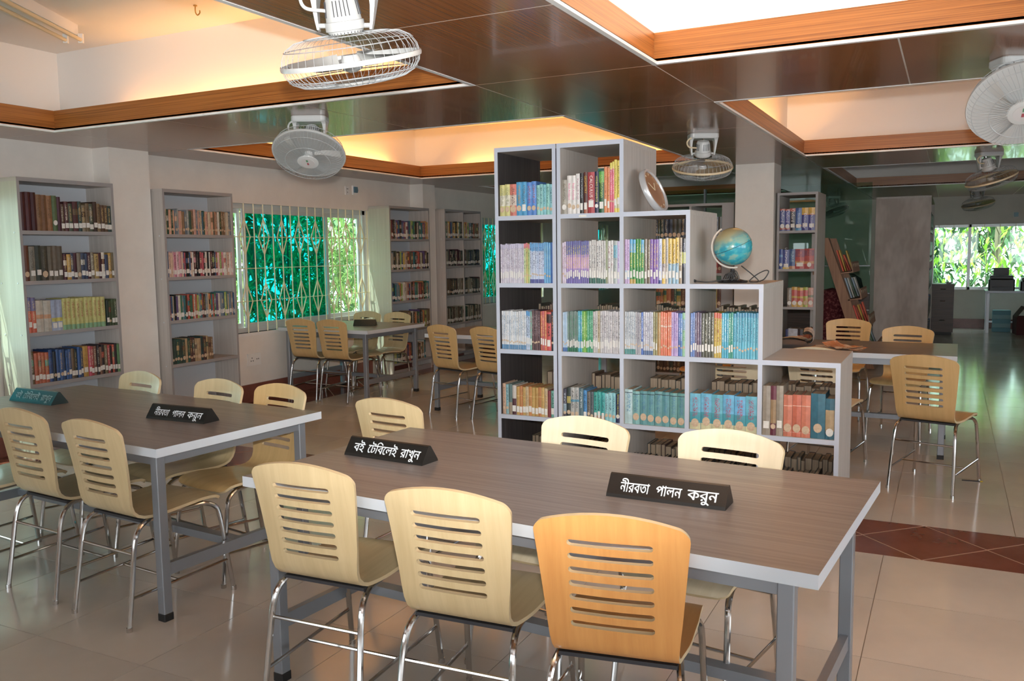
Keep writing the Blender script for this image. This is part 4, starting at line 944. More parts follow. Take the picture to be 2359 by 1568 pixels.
def blade_mesh():
    b = MB(); vs = []; nr, nc = 6, 4
    for i in range(nr+1):
        r = .045+(.215-.045)*i/nr; ha = (.22+.42*math.sin(PI*min(1, .25+.75*i/nr)*.62))
        for j in range(nc+1):
            f = j/nc-.5; an = ha*2*f*.9+.25*i/nr; vs.append((r*math.cos(an), r*math.sin(an), -.05*f*(1-.4*i/nr)))
    fs = [(i*(nc+1)+j, i*(nc+1)+j+1, (i+1)*(nc+1)+j+1, (i+1)*(nc+1)+j) for i in range(nr) for j in range(nc)]
    b.add(vs, fs, 0, True); return b.mesh('blade', M['blade'])
BLADE = blade_mesh()
b = MB(); b.lathe([(0, .02), (.03, .018), (.036, 0), (.034, -.03), (.012, -.04), (0, -.04)], 20); HUB = b.mesh('hub', M['fan'])
b = MB(); b.lathe([(0, -.079), (.05, -.079), (.066, -.076), (.07, -.071), (.066, -.068), (0, -.068)], 32); BADGE = b.mesh('front_badge', M['fan'])
b = MB(); b.lathe([(0, -.0805), (.045, -.0802), (.045, -.0788)], 24); RING = b.mesh('badge_print', mat('badge_silver', (.55,.53,.52), .4))
b = MB()
for k, (xx, cm) in enumerate(((-.018, 0), (.012, 1))): b.box(xx, xx+.02, -.006, .006, -.0815, -.0803, cm)
MARK = b.mesh('badge_mark', [mat('badge_red', (.35,.08,.1), .4), mat('badge_green', (.1,.25,.14), .4)])
b = MB(); b.lathe([(0, .218), (.025, .217), (.045, .210), (.053, .192), (.058, .15), (.060, .128), (.066, .126), (.066, .098), (.060, .096), (.056, .086), (0, .086)], 32); MOTOR = b.mesh('motor_housing', M['fan'])
b = MB()
for k in range(28):
    if k % 7 in (5, 6): continue
    an = 2*PI*k/28; ca, sa = math.cos(an), math.sin(an)
    b.tube([(ca*.0545, sa*.0545, .192), (ca*.0592, sa*.0592, .142)], .0019, 4)
for k in range(30):
    an = 2*PI*k/30; b.tube([(math.cos(an)*.0575, math.sin(an)*.0575, .0945), (math.cos(an)*.0565, math.sin(an)*.0565, .087)], .0017, 4)
VENT = b.mesh('vent_slot', M['dark'])
b = MB(); b.tube([(0,0,.215),(0,0,.236)], .008, 8); b.tube([(-.018,0,.228),(.018,0,.228)], .007, 8); KNOB = b.mesh('spring_knob', M['chrome'])
def base_mesh():
    b = MB(); pts = []
    for cx_, cy_, a0 in ((.085, .05, 0), (-.085, .05, 90), (-.085, -.05, 180), (.085, -.05, 270)):
        for k in range(5):
            an = math.radians(a0+k*22.5); pts.append((cx_+.03*math.cos(an), cy_+.03*math.sin(an)))
    n = len(pts); vs = [(x, y, z) for z, f in ((0, .97), (-.005, 1), (-.030, 1), (-.040, .94)) for x, y in [(p*f, q*f) for p, q in pts]]
    fs = [tuple(range(n)), tuple(range(4*n-1, 3*n-1, -1))]+[(r*n+k, r*n+(k+1) % n, (r+1)*n+(k+1) % n, (r+1)*n+k) for r in range(3) for k in range(n)]
    b.add(vs, fs); return b.mesh('base_plate', M['fan'])
BASE = base_mesh()
def arm_mesh(s):
    b = MB(); pts = [(s*.094, -.034), (s*.098, -.05), (s*.097, -.09), (s*.092, -.14), (s*.088, -.166)]
    for (x0, z0), (x1, z1), w0, w1 in zip(pts, pts[1:], (.105, .075, .050, .034), (.075, .050, .034, .026)):
        b.add([(x0-w0*.16,-w0*.5,z0),(x0+w0*.16,-w0*.5,z0),(x0+w0*.16,w0*.5,z0),(x0-w0*.16,w0*.5,z0),(x1-w1*.16,-w1*.5,z1),(x1+w1*.16,-w1*.5,z1),(x1+w1*.16,w1*.5,z1),(x1-w1*.16,w1*.5,z1)],
              [(0,1,5,4),(1,2,6,5),(2,3,7,6),(3,0,4,7),(0,3,2,1),(4,5,6,7)])
    b.tube([(s*.094, 0, -.150), (s*.058, 0, -.150)], .008, 8)
    return b.mesh('yoke_arm', M['fan'])
ARM = {s: arm_mesh(s) for s in (-1, 1)}
Rv = Vector((.893, .451, 0)); Fv = Vector((-.451, .893, 0))
FAN_P = None
def fan(x, y, f, r, label, cream=False, spin=0.0, cord=False, yaw=0.0):
    t = thing('orbit_fan', label, 'fan', (x, y, ZC), math.radians(26.8)+yaw, group='orbit fans under the soffit')
    mobj('base_plate', BASE, t)
    for s in (-1, 1): mobj('yoke_arm', ARM[s], t)
    # the head hangs in the yoke and is tilted towards its facing direction
    n = Vector((0, 0, -1))+Fv*f+Rv*r; n.normalize()
    q = Matrix.Rotation(-(math.radians(26.8)+yaw), 3, 'Z') @ n
    rot = (-q).to_track_quat('Z', 'X').to_matrix().to_4x4()
    T = Matrix.Translation((0, 0, -.150)) @ rot @ Matrix.Translation((0, 0, -.112*1))
    def part(nm, me, par=None, m2=None):
        o = mobj(nm, me, t)
        o.matrix_local = T @ (m2 or Matrix()); return o
    def sub(nm, me, par): return mobj(nm, me, par)
    mo = part('motor_housing', MOTOR); o = sub('vent_slot', VENT, mo); o['kind'] = 'stuff'; sub('spring_knob', KNOB, mo)
    o = part('front_cage', CF); o['kind'] = 'stuff'; bd = sub('front_badge', BADGE, o); 
    part('badge_ring', RING); o2 = part('badge_mark', MARK); o2['kind'] = 'stuff'
    o = part('rear_cage', CR); o['kind'] = 'stuff'
    part('rim', RIMC if cream else RIMM)
    part('hub', HUB)
    for k in range(3): part('blade', BLADE, None, Matrix.Rotation(spin+k*2*PI/3, 4, 'Z'))
    b = MB()
    b.tube(smooth_path([(.0,-.03,-.03),(-.10,-.06,-.035),(-.135,-.05,-.065),(-.12,-.05,-.105),(-.058,-.03,-.110)], 6), .006, 8); b.obj('power_cord', M['fancream'] if cream else M['fan'], t)
    return t
fan(-1.845, 2.44, .30, .116, 'large white orbit fan nearest the camera above the two big tables', spin=.3)
fan(-3.85, 4.68, -.62, -.02, 'white orbit fan facing us before the barred window', spin=.9)
fan(-1.80, 6.99, .34, .05, 'white orbit fan with tan rim hanging above the globe', cream=True, spin=.2)
fan(.265, 5.06, -.95, -.30, 'white orbit fan cut by the picture edge, tilted towards us', spin=.6)
fan(.300, 9.9, .10, .36, 'orbit fan with tan rim tilted sideways above the end-on bookcase', cream=True, spin=.4)
fan(.333, 15.6, .12, .26, 'small distant dark-looking orbit fan before the wide back window', cream=True, spin=.1)
fan(-1.918, 16.6, -.30, .25, 'orbit fan behind the glass partition, standing in for a reflection in it', spin=.7)  # modelled behind the pane in place of a mirrored fan

# ------------------------------------------------------------------ table signs
def glyphs(s, size, m):
    """lettering mesh with its baseline at y=0, starting at x=0; filled by winding number, because the font's outlines overlap"""
    from mathutils.geometry import delaunay_2d_cdt, interpolate_bezier
    c = bpy.data.curves.new('text', 'FONT'); c.body = s; c.size = size; c.resolution_u = 3
    o = bpy.data.objects.new('text', c); COL.objects.link(o); dg = bpy.context.evaluated_depsgraph_get()
    cu = o.to_curve(dg); polys = []
    for sp in cu.splines:
        if sp.type == 'BEZIER':
            bp = sp.bezier_points; P = []
            for i in range(len(bp)):
                a, b_ = bp[i], bp[(i+1) % len(bp)]
                P += interpolate_bezier(a.co, a.handle_right, b_.handle_left, b_.co, 5)[:-1]
        else: P = [p.co.to_3d() for p in sp.points]
        Q = []
        for p in P:
            if not Q or (p-Q[-1]).length > 1e-6*size: Q.append(Vector((p.x, p.y, 0)))
        if len(Q) > 2: polys.append(Q)
    o.to_curve_clear(); bpy.data.objects.remove(o); bpy.data.curves.remove(c)
    pts = []; ed = []
    for P in polys:
        o_ = len(pts); n = len(P); pts += [Vector((p.x, p.y)) for p in P]; ed += [(o_+i, o_+(i+1) % n) for i in range(n)]
    V, _, F, *_r = delaunay_2d_cdt(pts, ed, [], 0, 1e-7)
    def winding(x, y):
        w_ = 0
        for P in polys:
            for a, b_ in zip(P, P[1:]+P[:1]):
                if (a.y > y) != (b_.y > y):
                    if x < (b_.x-a.x)*(y-a.y)/(b_.y-a.y)+a.x: w_ += 1 if b_.y > a.y else -1
        return w_
    mb = MB(); keep = []
    for f in F:
        c_ = sum((V[i] for i in f), Vector((0, 0)))/len(f)
        if winding(c_.x, c_.y): keep.append(tuple(f))
    for k in range(3): mb.add([(v.x+.018*size*k, v.y+.006*size*k, .0001*k) for v in V], keep)     # a bold, brush-like weight
    return mb.mesh('lettering', m)
def sign(x, y, rz, words_, label, m='sign', lm='letter', L=.375, z=.75, sizes=None):
    t = thing('table_sign', label, 'sign', (x, y, z), rz, 'wooden signs on the reading tables')
    D, Hh = .098, .066; r = .006
    b = MB(); b.prism([(-D/2, 0), (D/2, 0), (D/2-.004, .010), (.007, Hh-.003), (0, Hh), (-.007, Hh-.003), (-D/2+.004, .010)], 'x', -L/2, L/2); b.obj('wooden_prism', M[m], t)
    sl = math.atan2(Hh-.013, D/2-.011); front = Matrix.Rotation(sl, 4, 'X')
    for (s, u, size, sq) in words_:
        me = glyphs(s, size, M[lm]); k = 1
        o = mobj('lettering', me, t)
        # the sloping face: origin at its lower edge, 2 mm proud
        nrm = Vector((0, -math.sin(sl), math.cos(sl)))
        o.matrix_local = Matrix.Translation(Vector((u-L/2, -D/2+.004, .010))+nrm*.0008) @ front @ Matrix.Translation((0, .010, 0)) @ Matrix.Diagonal((k*sq, k, 1, 1))
        o['kind'] = 'stuff'
    return t
KEEP_BOOKS = [('বই', .034, .050, .90), ('েটিবেলই', .104, .050, .82), ('রাখুন', .262, .050, .82)]
SILENCE = [('নীরবতা', .041, .048, .64), ('পালন', .156, .048, .72), ('করুন', .255, .048, .96)]
sign(-1.868, 2.665, math.radians(-5), KEEP_BOOKS, 'black prism sign with white lettering on the front table, before the lone chair')
sign(-.755, 2.553, math.radians(-1), SILENCE, 'black prism sign with white lettering on the front table, behind the orange chair')
sign(-3.225, 2.912, math.radians(0), SILENCE, 'black prism sign on the bookcase side table', lm='letter')
sign(-4.365, 2.975, math.radians(-3), KEEP_BOOKS, 'faded teal-looking prism sign on the bookcase side table', m='signteal', lm='letterdim')
t = thing('table_sign', 'small dark prism lying on the window table', 'sign', (-5.62, 7.62, .75), math.radians(20), 'wooden signs on the reading tables')
b = MB(); b.prism([(-.05, 0), (.05, 0), (.046, .01), (0, .066), (-.046, .01)], 'x', -.12, .12); b.obj('wooden_prism', M['signteal'], t)

# ------------------------------------------------------------------ globe, clock, newspapers and small things
t = thing('globe', 'worn blue-green tilted globe on black base on the stepped shelf', 'globe', (-1.115, 5.02, ZS[3]))
Rg = .108; cz = .205
gm = mat('globe_map', (.05,.35,.42), .16); nt = gm.node_tree; bs = nt.nodes['Principled BSDF']; Lk = nt.links.new
tc = N(gm, 'ShaderNodeTexCoord'); nz = N(gm, 'ShaderNodeTexNoise'); nz.inputs['Scale'].default_value = 17; nz.inputs['Detail'].default_value = 7
mp = N(gm, 'ShaderNodeMapping'); mp.inputs['Scale'].default_value = (1, 1, 1.6); Lk(tc.outputs['Object'], mp.inputs[0]); Lk(mp.outputs[0], nz.inputs['Vector'])
cr = N(gm, 'ShaderNodeValToRGB'); e = cr.color_ramp.elements; e[0].position = .40; e[0].color = (.03,.27,.36,1); e[1].position = .78; e[1].color = (.30,.38,.30,1)
x_ = cr.color_ramp.elements.new(.5); x_.color = (.06,.36,.40,1); x_ = cr.color_ramp.elements.new(.56); x_.color = (.17,.37,.34,1)
sx = N(gm, 'ShaderNodeSeparateXYZ'); Lk(tc.outputs['Object'], sx.inputs[0]); r2 = N(gm, 'ShaderNodeValToRGB'); r2.color_ramp.elements[0].position = .02; r2.color_ramp.elements[1].position = .085
mx = N(gm, 'ShaderNodeMix', data_type='RGBA'); Lk(sx.outputs[2], r2.inputs[0]); Lk(r2.outputs[0], mx.inputs['Factor']); Lk(nz.outputs[0], cr.inputs[0]); Lk(cr.outputs[0], mx.inputs['A']); mx.inputs['B'].default_value = (.33,.28,.15,1); Lk(mx.outputs['Result'], bs.inputs['Base Color'])
tilt = Matrix.Rotation(math.radians(-23), 4, Vector((-.451, .893, 0)))
b = MB(); b.lathe([(Rg*math.sin(PI*i/28), -Rg*math.cos(PI*i/28)) for i in range(29)], 48); o = b.obj('sphere', gm, t); o.matrix_local = Matrix.Translation((0, 0, cz)) @ tilt
b = MB(); b.tube([((Rg+.0004)*math.cos(2*PI*k/64), (Rg+.0004)*math.sin(2*PI*k/64), 0) for k in range(64)], .0011, 4, closed=True); o = b.obj('equator_line', M['dark'], t); o.matrix_local = Matrix.Translation((0, 0, cz)) @ tilt
ax = Vector((-.893, -.451, 0)); pts = []
for k in range(25):
    a = math.radians(-80+k*160/24); pts.append(ax*(Rg+.012)*math.cos(a)+Vector((0, 0, (Rg+.012)*math.sin(a))))
clear = mat('clear_plastic', (.55,.50,.44), .2, spec=.6)
b = MB(); b.tube([(p.x, p.y, p.z) for p in pts], .0055, 8); o = b.obj('meridian_arc', clear, t); o.matrix_local = Matrix.Translation((0, 0, cz)) @ tilt
blackg = mat('gloss_black_plastic', (.012,.012,.014), .12)
b = MB(); b.lathe([(0, 0), (.083, 0), (.086, .006), (.080, .013), (.045, .02), (.022, .032), (.014, .05), (.012, .078), (0, .08)], 32); b.obj('base', blackg, t)
b = MB()
b.tube(smooth_path([(.04,-.05,.022),(-.03,-.07,.02),(-.09,-.075,.008),(-.135,-.09,.006),(-.18,-.115,.012)], 6), .0034, 6)
b.tube(smooth_path([(.045,.02,.095),(.10,.05,.045),(.135,.06,.006),(.09,.03,.006),(.12,.055,.04),(.165,.08,.066),(.185,.09,.06),(.165,.08,.02),(.14,.06,.005)], 7), .0032, 6)
for k in range(6):
    b.tube(smooth_path([(-.04+.012*k,-.058-.003*k,.02),(-.02+.01*k,-.066,.05+.004*k),(.01+.008*k,-.062,.03),(-.01+.01*k,-.066,.016)], 5), .0032, 6)
b.obj('power_cord', M['black'], t)
b = MB(); d = Vector((-.05, -.028, .008)); p0 = Vector((-.18, -.115, .012))
b.tube([p0, p0+d*.3, p0+d*.8, p0+d], .01, 10, radii=[.006, .011, .013, .009]); b.tube([p0+d, p0+d*1.5], .0022, 6); b.tube([p0+d+Vector((0, .008, .006)), p0+d*1.5+Vector((0, .008, .006))], .0022, 6); b.obj('plug', M['black'], t)

cr_ = .138; lean = math.radians(-24)
t = thing('wall_clock', 'round silver-rimmed wall clock with tan dial leaning against the top cube', 'clock', (-1.515, 4.985, ZS[4]))
mcl = Matrix.Rotation(math.radians(-4), 4, 'Z') @ Matrix.Rotation(math.radians(66), 4, 'Y')      # dial looks towards +x and up
tm = Matrix.Translation((0, 0, 0)) @ mcl @ Matrix.Translation((-cr_, 0, 0))
def cpart(nm, mb, m):
    o = mb.obj(nm, m, t); o.matrix_local = tm; return o
b = MB(); b.lathe([(.0, -.02), (cr_*.98, -.02), (cr_, -.012), (cr_, .004), (cr_*.965, .014), (cr_*.88, .014), (cr_*.85, .006), (cr_*.85, .002), (0, .002)], 48); cpart('rim', b, mat('silver_plastic', (.60,.62,.64), .22, metal=.4))
b = MB(); b.lathe([(0, .0035), (cr_*.845, .0035)], 48); cpart('dial', b, mat('tan_dial', (.78,.44,.26), .5))
b = MB()
for (L_, a, w_) in ((.075, -2.2, .006), (.055, 2.6, .008)):
    b.tube([(0, 0, .006), (L_*math.cos(a), L_*math.sin(a), .006)], w_*.4, 4)
for k in range(12):
    a = k*PI/6; b.tube([(.098*math.cos(a), .098*math.sin(a), .0045), (.110*math.cos(a), .110*math.sin(a), .0045)], .002, 4)
cpart('hands_and_ticks', b, mat('pale_gold', (.75,.62,.42), .35)).update_tag()
b = MB(); b.lathe([(cr_*.846, .0075), (cr_*.6, .011), (0, .0125)], 40); cpart('cover_glass', b, M['clockglass'])

paper = grain(mat('newsprint', (.5,.46,.4), .8), (.30,.26,.24), (.72,.66,.60), (30,60,30), lo=.42, hi=.55)
paper2 = grain(mat('colour_newsprint', (.5,.3,.2), .7), (.50,.20,.08), (.62,.50,.40), (14,9,14), lo=.45, hi=.6)
t = thing('newspaper', 'crumpled grey newspaper curling up on the table behind the stepped shelf', 'newspaper', (-1.04, 7.06, .75), .1)
for n in range(3):
    b = MB(); vs = []; nu, nv = 26, 4
    for i in range(nu+1):
        u = i/nu
        x = -.30+.5*u; z = .004+.006*n+.07*(1-n*.2)*max(0, math.sin(u*PI*1.15-.2))
        if u > .72: a = (u-.72)/.28*PI*1.25; x = .06+.045*math.sin(a)+.0; z = .03+.01*n+.075*(1-math.cos(a))*.55
        for j in range(nv+1): vs.append((x, -.17+.34*j/nv, max(.002, z+.012*math.sin(3*u+j))))
    fs = [(i*(nv+1)+j, i*(nv+1)+j+1, (i+1)*(nv+1)+j+1, (i+1)*(nv+1)+j) for i in range(nu) for j in range(nv)]
    b.add(vs, fs, 0, True); b.obj('sheet', paper, t)
t = thing('newspaper', 'flat colour newspaper with orange pages on the table behind the stepped shelf', 'newspaper', (-.76, 7.02, .75), -.1)
for n, (w_, d_, a) in enumerate(((.40, .30, 0), (.34, .26, .2), (.2, .2, -.35))):
    b = MB(); vs = [(-w_/2+w_*i/8, -d_/2+d_*j/4, .002+.004*n+.010*math.sin(i*.8+n)**2+(.035*(1-i/8)**3 if n == 2 else 0)) for i in range(9) for j in range(5)]
    b.add(vs, [(i*5+j, i*5+j+1, (i+1)*5+j+1, (i+1)*5+j) for i in range(8) for j in range(4)], 0, True)
    b.obj('sheet', (paper2, paper, paper2)[n], t, (.02*n, -.02*n, 0), (0, 0, a))
t = thing('pencil', 'thin dark pencil with a yellow end lying on the brown floor', 'pencil', (.165, 6.24, .004), .1)
b = MB(); b.tube([(-.055, 0, 0), (.05, 0, 0)], .0035, 6); b.obj('shaft', M['dark'], t)
b = MB(); b.tube([(.05, 0, 0), (.066, 0, 0)], .0035, 6); b.obj('yellow_end', mat('yellow_paint', (.6,.45,.04), .5), t)

# sockets and sensors on the walls
def plate(name, label, cat, x, y, z, w_, h_, holes, along='y', face=1, m='white', xx=None):
    t = thing(name, label, cat, (x, y, z))
    b = MB()
    if along == 'y': b.box(0, .012, -w_/2, w_/2, -h_/2, h_/2)
    else: b.box(-w_/2, w_/2, -.012, 0, -h_/2, h_/2)
    b.obj('plate', M[m], t); b = MB()
    for (u, v) in holes:
        if along == 'y': b.box(.0118, .0128, u-.005, u+.005, v-.006, v+.006)
        else: b.box(u-.005, u+.005, -.0128, -.0118, v-.006, v+.006)
    if holes: o = b.obj('pin_holes', M['dark'], t); o['kind'] = 'stuff'
    return t
plate('wall_socket', 'white double wall socket low beside the second bookcase', 'socket', XL, 6.83, .44, .19, .125, [(-.05, -.015), (-.035, .015), (-.02, -.015), (.035, 0), (.06, 0)])
plate('wall_socket', 'small white socket high on the wall above the barred window', 'socket', XL, 8.50, 2.275, .075, .10, [(-.01, .02), (.01, .02), (0, -.02)])
t = thing('wall_sensor', 'small rounded blue-grey sensor above the barred window', 'sensor', (XL, 8.635, 2.285))
b = MB(); b.prism([(-.035, -.055), (.035, -.055), (.05, -.03), (.05, .035), (.035, .055), (-.035, .055)], 'x', .0, .022); b.obj('housing', M['white'], t)
b = MB(); b.prism([(-.03, -.03), (.03, -.03), (.04, .0), (.03, .04), (-.03, .04)], 'x', .022, .04); b.obj('lens', mat('blue_grey_plastic', (.12,.2,.27), .2), t)
t = thing('wall_sensor', 'small teal-fronted device high on the back wall', 'sensor', (1.02, YB, 2.06))
b = MB(); b.box(-.05, .05, -.03, 0, -.06, .06); b.obj('housing', M['white'], t); b = MB(); b.box(-.035, .035, -.036, -.03, -.03, .045); b.obj('front', mat('teal_plastic', (.03,.2,.26), .3), t)

# unlit tube fixture hanging in the near coffer
t = thing('tube_lamp', 'unlit ceiling tube fixture in the pale near coffer', 'lamp', (-4.95, 3.45, 2.93), math.radians(118))
b = MB(); b.box(-.62, .62, -.03, .03, .05, .12); b.obj('housing', M['white'], t)
for s in (-.05, .05):
    b = MB(); b.tube([(-.6, s, .02), (.6, s, .02)], .013, 10); b.obj('tube', M['fancream'], t)
    b = MB(); b.box(-.62, -.6, s-.015, s+.015, .0, .06); b.box(.6, .62, s-.015, s+.015, .0, .06); b.obj('end_holder', M['white'], t)
t = thing('ceiling_hook', 'small brass hook under the near coffer top', 'hook', (-4.2, 4.06, ZT))
b = MB(); b.tube(smooth_path([(0, 0, 0), (0, 0, -.04), (.015, 0, -.06), (.035, 0, -.05), (.035, 0, -.035)], 5), .004, 6); b.lathe([(0, 0), (.012, 0), (.012, -.006), (0, -.008)], 12); b.obj('hook_wire', mat('brass', (.6,.4,.15), .3, metal=1), t)

# ------------------------------------------------------------------ far room: magazine rack, counter, printers
t = thing('magazine_rack', 'leaning wooden magazine rack with plank side and four rows of pockets', 'rack', (-1.44, 11.5, 0))
# profile in x-z: leaning back towards -x at the top
def rp_(z): return -.03+.335*(1.62-z)/1.05
zb, zt_ = .02, 1.64
for yy in (0, .86):
    b = MB(); b.prism([(rp_(zb), zb), (rp_(zb)+.16, zb), (rp_(zt_)+.10, zt_), (rp_(zt_), zt_)], 'y', yy, yy+.035); b.obj('side_plank', M['rackwood'], t)
b = MB(); b.prism([(rp_(zb), zb), (rp_(zb)+.02, zb), (rp_(zt_)+.02, zt_), (rp_(zt_), zt_)], 'y', .036, .859); b.obj('back_board', M['darkwood'], t)
POCK = [1.19, .86, .53, .2]
for k, z in enumerate(POCK):
    x = rp_(z)
    b = MB(); b.prism([(x+.10, z), (x+.26, z+.02), (x+.24, z+.15), (x+.23, z+.15), (x+.245, z+.035), (x+.10, z+.015)], 'y', .0, .86); b.obj('pocket', M['rackwood'], t)
    b = MB()
    for j in range(4): b.box(x+.244, x+.25, .10+.2*j, .17+.2*j, z+.075, z+.125)
    o = b.obj('pocket_tags', mat('paper_tag', (.45,.38,.28), .7), t); o['kind'] = 'stuff'
mg = [('e05a30', 'orange-red'), ('c8c8c0', 'white'), ('d0b040', 'yellow'), ('3a6a4a', 'green'), ('e0503a', 'red'), ('9ab0c0', 'pale blue')]
PN = ['topmost', 'second', 'third', 'lowest']
rr = random.Random(2)
for k, z in enumerate(POCK):
    for j in range(5):
        hc, nm = mg[(k*5+j*2) % 6]; h_ = rr.uniform(.2, .27); x = rp_(z)+.13+.012*j
        b = MB(); y_ = .06+j*.155; lx = .085
        b.prism([(x, z+.03), (x+.014, z+.032), (x+.014-lx, z+.03+h_), (x-lx, z+.03+h_-.004)], 'y', y_, y_+.15)
        o = b.obj('magazine', inkmat(hc)); o.location = (-1.44, 11.5, 0); tag(o, '%s magazine, %s along the %s pocket of the leaning rack' % (nm, ORD[j], PN[k]), 'magazine', 'magazines in the leaning rack')
# second rack's weathered edge behind the dictionary tower
t = thing('timber_post', 'rough grey notched timber standing behind the dictionary tower', 'timber', (-1.49, 10.9, 0))
b = MB(); b.box(0, .055, 0, .05, 0, 1.72); b.obj('post', M['lam'], t)
for z, dx in ((1.66, .04), (1.58, .02), (1.2, .0), (.9, .0)):
    b = MB(); b.box(.02+dx, .075+dx, -.012, .05, z, z+.09); b.obj('block', M['rackwood'], t)
t = thing('floral_bundle', 'dark red patterned cloth bundle behind the leaning rack', 'bundle', (-1.42, 12.4, 0))
redc = grain(mat('red_cloth', (.2,.02,.03), .8), (.12,.012,.02), (.36,.1,.1), (30,30,30), lo=.5, hi=.62)
b = MB(); b.lathe([(0, 0), (.16, .01), (.19, .2), (.17, .5), (.19, .8), (.13, .95), (0, .98)], 18); b.obj('cloth', redc, t)
t = thing('office_chair', 'black rounded office chair back rising behind the wooden dado', 'chair', (-1.36, 14.1, 0), .3)
b = MB(); b.prism([(-.2, .62), (.2, .62), (.21, .85), (.16, 1.05), (.06, 1.12), (-.06, 1.12), (-.16, 1.05), (-.21, .85)], 'y', 0, .06); b.obj('backrest', M['leather'], t)
b = MB(); b.bevbox(-.23, .23, -.42, .04, .44, .52, .02); b.obj('seat', M['leather'], t)
b = MB(); b.tube([(0, -.2, .06), (0, -.2, .44)], .025, 10); b.obj('column', M['chrome'], t)
for k in range(5):
    b = MB(); a = k*2*PI/5; b.tube([(0, -.2, .08), (.28*math.cos(a), -.2+.28*math.sin(a), .045)], .018, 8); b.tube([(.28*math.cos(a), -.22+.28*math.sin(a), .027), (.28*math.cos(a), -.18+.28*math.sin(a), .027)], .027, 10); b.obj('leg', M['black'], t)
t = thing('drawer_cabinet', 'brown wooden drawer cabinet standing between end-on bookcase and back window', 'cabinet', (-.105, 16.6, 0))
b = MB(); b.box(-.17, .17, .01, .5, .05, .85); b.obj('body', M['darkwood'], t); b = MB(); b.box(-.18, .18, 0, .51, .85, .875); b.obj('top_panel', M['darkwood'], t); b = MB(); b.box(-.15, .15, .03, .48, 0, .05); b.obj('plinth', M['black'], t)
for z0, z1 in ((.07, .44), (.45, .72), (.735, .845)):
    b = MB(); b.box(-.165, .165, -.008, .012, z0, z1); o = b.obj('drawer', M['darkwood'], t)
    b = MB(); b.tube([(-.04, -.018, (z0+z1)/2), (.04, -.018, (z0+z1)/2)], .006, 8); b.obj('handle', M['chrome'], o)
t = thing('white_dish', 'small shiny white dish on the brown drawer cabinet', 'dish', (-.02, 16.75, .875))
b = MB(); b.lathe([(0, 0), (.03, 0), (.06, .022), (.064, .024), (.06, .027), (.028, .006), (0, .006)], 24); b.obj('bowl', mat('glazed_white', (.8,.8,.82), .1), t)
t = thing('work_table', 'pale steel-legged work table under the wide back window', 'table', (1.45, 17.55, 0))
b = MB(); b.box(-.9, .9, -.33, .36, .70, .735); b.obj('tabletop', M['gmetal'], t)
for sx in (-.85, .85):
    for sy in (-.29, .32):
        b = MB(); b.bevbox(sx-.025, sx+.025, sy-.025, sy+.025, 0, .70, .003); b.obj('leg', M['wmetal'], t)
    b = MB(); b.box(sx-.015, sx+.015, -.265, .295, .15, .19); b.obj('end_rail', M['wmetal'], t)
b = MB(); b.box(-.825, .825, -.01, .02, .16, .19); b.obj('stretcher', M['wmetal'], t)
for (x, y, z, w_, d_, h_, lab, cat, nm) in ((.80, 17.5, .735, .40, .42, .26, 'black office printer at the end of the work table', 'printer', 'printer'), (1.32, 17.6, .735, .46, .42, .22, 'black flat copier beside the printer on the work table', 'copier', 'printer'), (1.85, 17.55, .735, .44, .4, .2, 'dark scanner last on the work table', 'scanner', 'scanner')):
    t = thing(nm, lab, cat, (x, y, z))
    b = MB(); b.bevbox(-w_/2, w_/2, -d_/2, d_/2, 0, h_*.8, .02); b.obj('body', M['leather'], t)
    b = MB(); b.bevbox(-w_/2*.9, w_/2*.9, -d_/2*.6, d_/2*.95, h_*.8, h_, .01); b.obj('lid', M['leather'], t)
    b = MB(); b.box(-w_/2*.7, w_/2*.7, -d_/2-.1, -d_/2+.02, h_*.22, h_*.26); b.obj('paper_tray', M['leather'], t)
    b = MB(); b.box(-w_/2*.6, w_/2*.6, d_/2*.55, d_/2*.7, h_, h_+.13); b.obj('feeder', M['leather'], t)
for k in range(5):
    o = MB(); o.bevbox(-.14, .14, -.11, .11, 0, .075, .004); ob = o.obj('paper_ream', inkmat('7fb0b8' if k % 2 else '5a98a8')); ob.location = (.83, 17.6, .001+.0755*k); tag(ob, 'teal-wrapped paper ream under the work table, %s from the floor' % ORD[k], 'paper', 'stacked paper reams')
t = thing('cardboard_box', 'open dark red cardboard box on the floor under the work table', 'box', (1.35, 17.22, 0), .1)
rb = mat('dark_red_board', (.10,.022,.022), .7)
for x0, x1, y0, y1 in ((-.34,.34,-.2,-.19),(-.34,.34,.19,.2),(-.34,-.33,-.19,.19),(.33,.34,-.19,.19)):
    b = MB(); b.box(x0, x1, y0, y1, 0, .30); b.obj('panel', rb, t)
b = MB(); b.box(-.33, .33, -.19, .19, 0, .008); b.obj('base', rb, t)
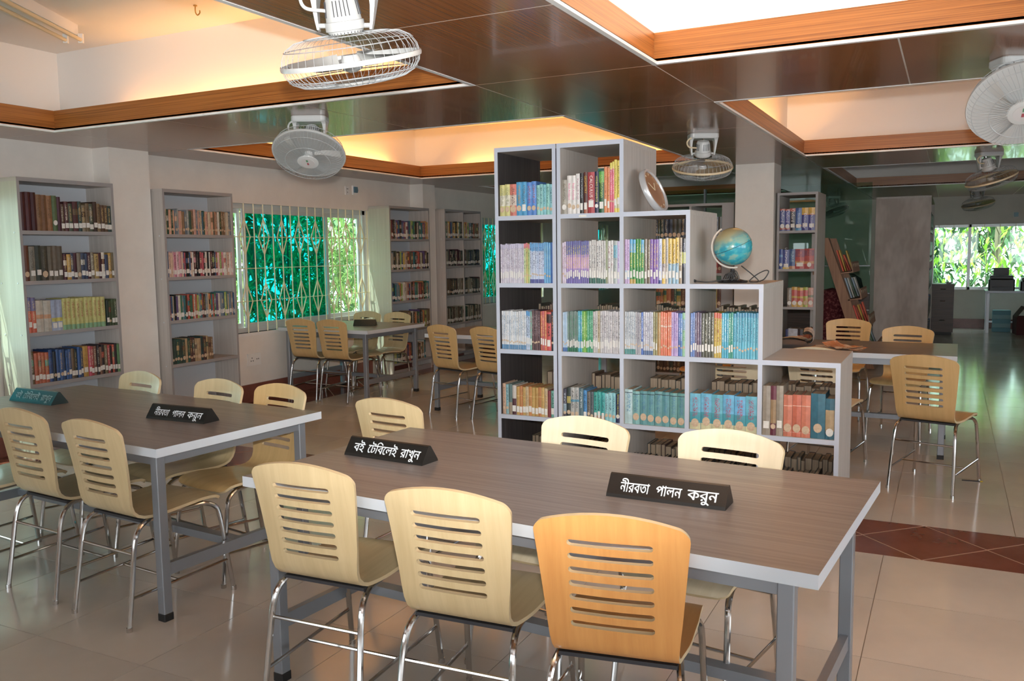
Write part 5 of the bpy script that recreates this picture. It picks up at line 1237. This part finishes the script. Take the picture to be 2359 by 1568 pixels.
for p in ([(-.34,-.2,.30),(-.34,.2,.30),(-.22,.2,.47),(-.22,-.2,.47)], [(.34,-.2,.30),(.34,.2,.30),(.46,.2,.42),(.46,-.2,.42)]):
    b = MB(); q = [Vector(v) for v in p]; b.add([*q, *[v+Vector((.006, 0, .004)) for v in q]], [(0,1,2,3),(7,6,5,4),(0,4,5,1),(1,5,6,2),(2,6,7,3),(3,7,4,0)]); b.obj('flap', rb, t)

# ------------------------------------------------------------------ broad-leaved tree beyond the back window
tr = thing('broadleaf_tree', 'bright lime broad-leaved tree right outside the wide back window', 'tree', (.9, 20.6, -.3))
b = MB(); b.tube(smooth_path([(0,0,0),(.05,.1,1.0),(-.05,.1,2.0),(.1,.1,3.2)], 5), .06, 8); b.obj('trunk', M['bark'], tr)
tw = [((-.9,-.6,2.0),), ((.3,-.7,2.1),), ((-.35,-.75,1.65),), ((.1,-.5,1.2),), ((-1.0,-.5,1.45),), ((.75,-.6,1.9),), ((-.5,-.6,2.35),), ((.9,-.6,1.35),)]
for (e_,) in tw:
    b = MB(); b.tube(smooth_path([(0,.1,e_[2]-.35),(e_[0]*.5,e_[1]*.5,e_[2]+.1),e_], 5), .012, 6); b.obj('branch', M['bark'], tr)
lm = []
for k in range(4):
    b = MB(); L_ = .17+.02*k; W_ = .06
    P_ = [(0,0,0),(L_*.3,W_*.48,-.012),(L_*.3,0,.004),(L_*.3,-W_*.48,-.012),(L_*.65,W_*.42,-.04),(L_*.65,0,-.026),(L_*.65,-W_*.42,-.04),(L_,0,-.085)]
    b.add(P_, [(0,2,1),(0,3,2),(1,2,5,4),(2,3,6,5),(4,5,7),(5,6,7)], 0, True); lm.append(b.mesh('leaf', M['leaf2']))
for k in range(290):
    e_ = tw[k % len(tw)][0]; c_ = Vector(e_)+Vector((R.gauss(0, .28), R.gauss(0, .2), R.gauss(0, .22)))
    mobj('leaf', lm[k % 4], tr, c_, (R.uniform(-.5, .5), R.uniform(.1, 1.1), R.uniform(-PI, PI)))
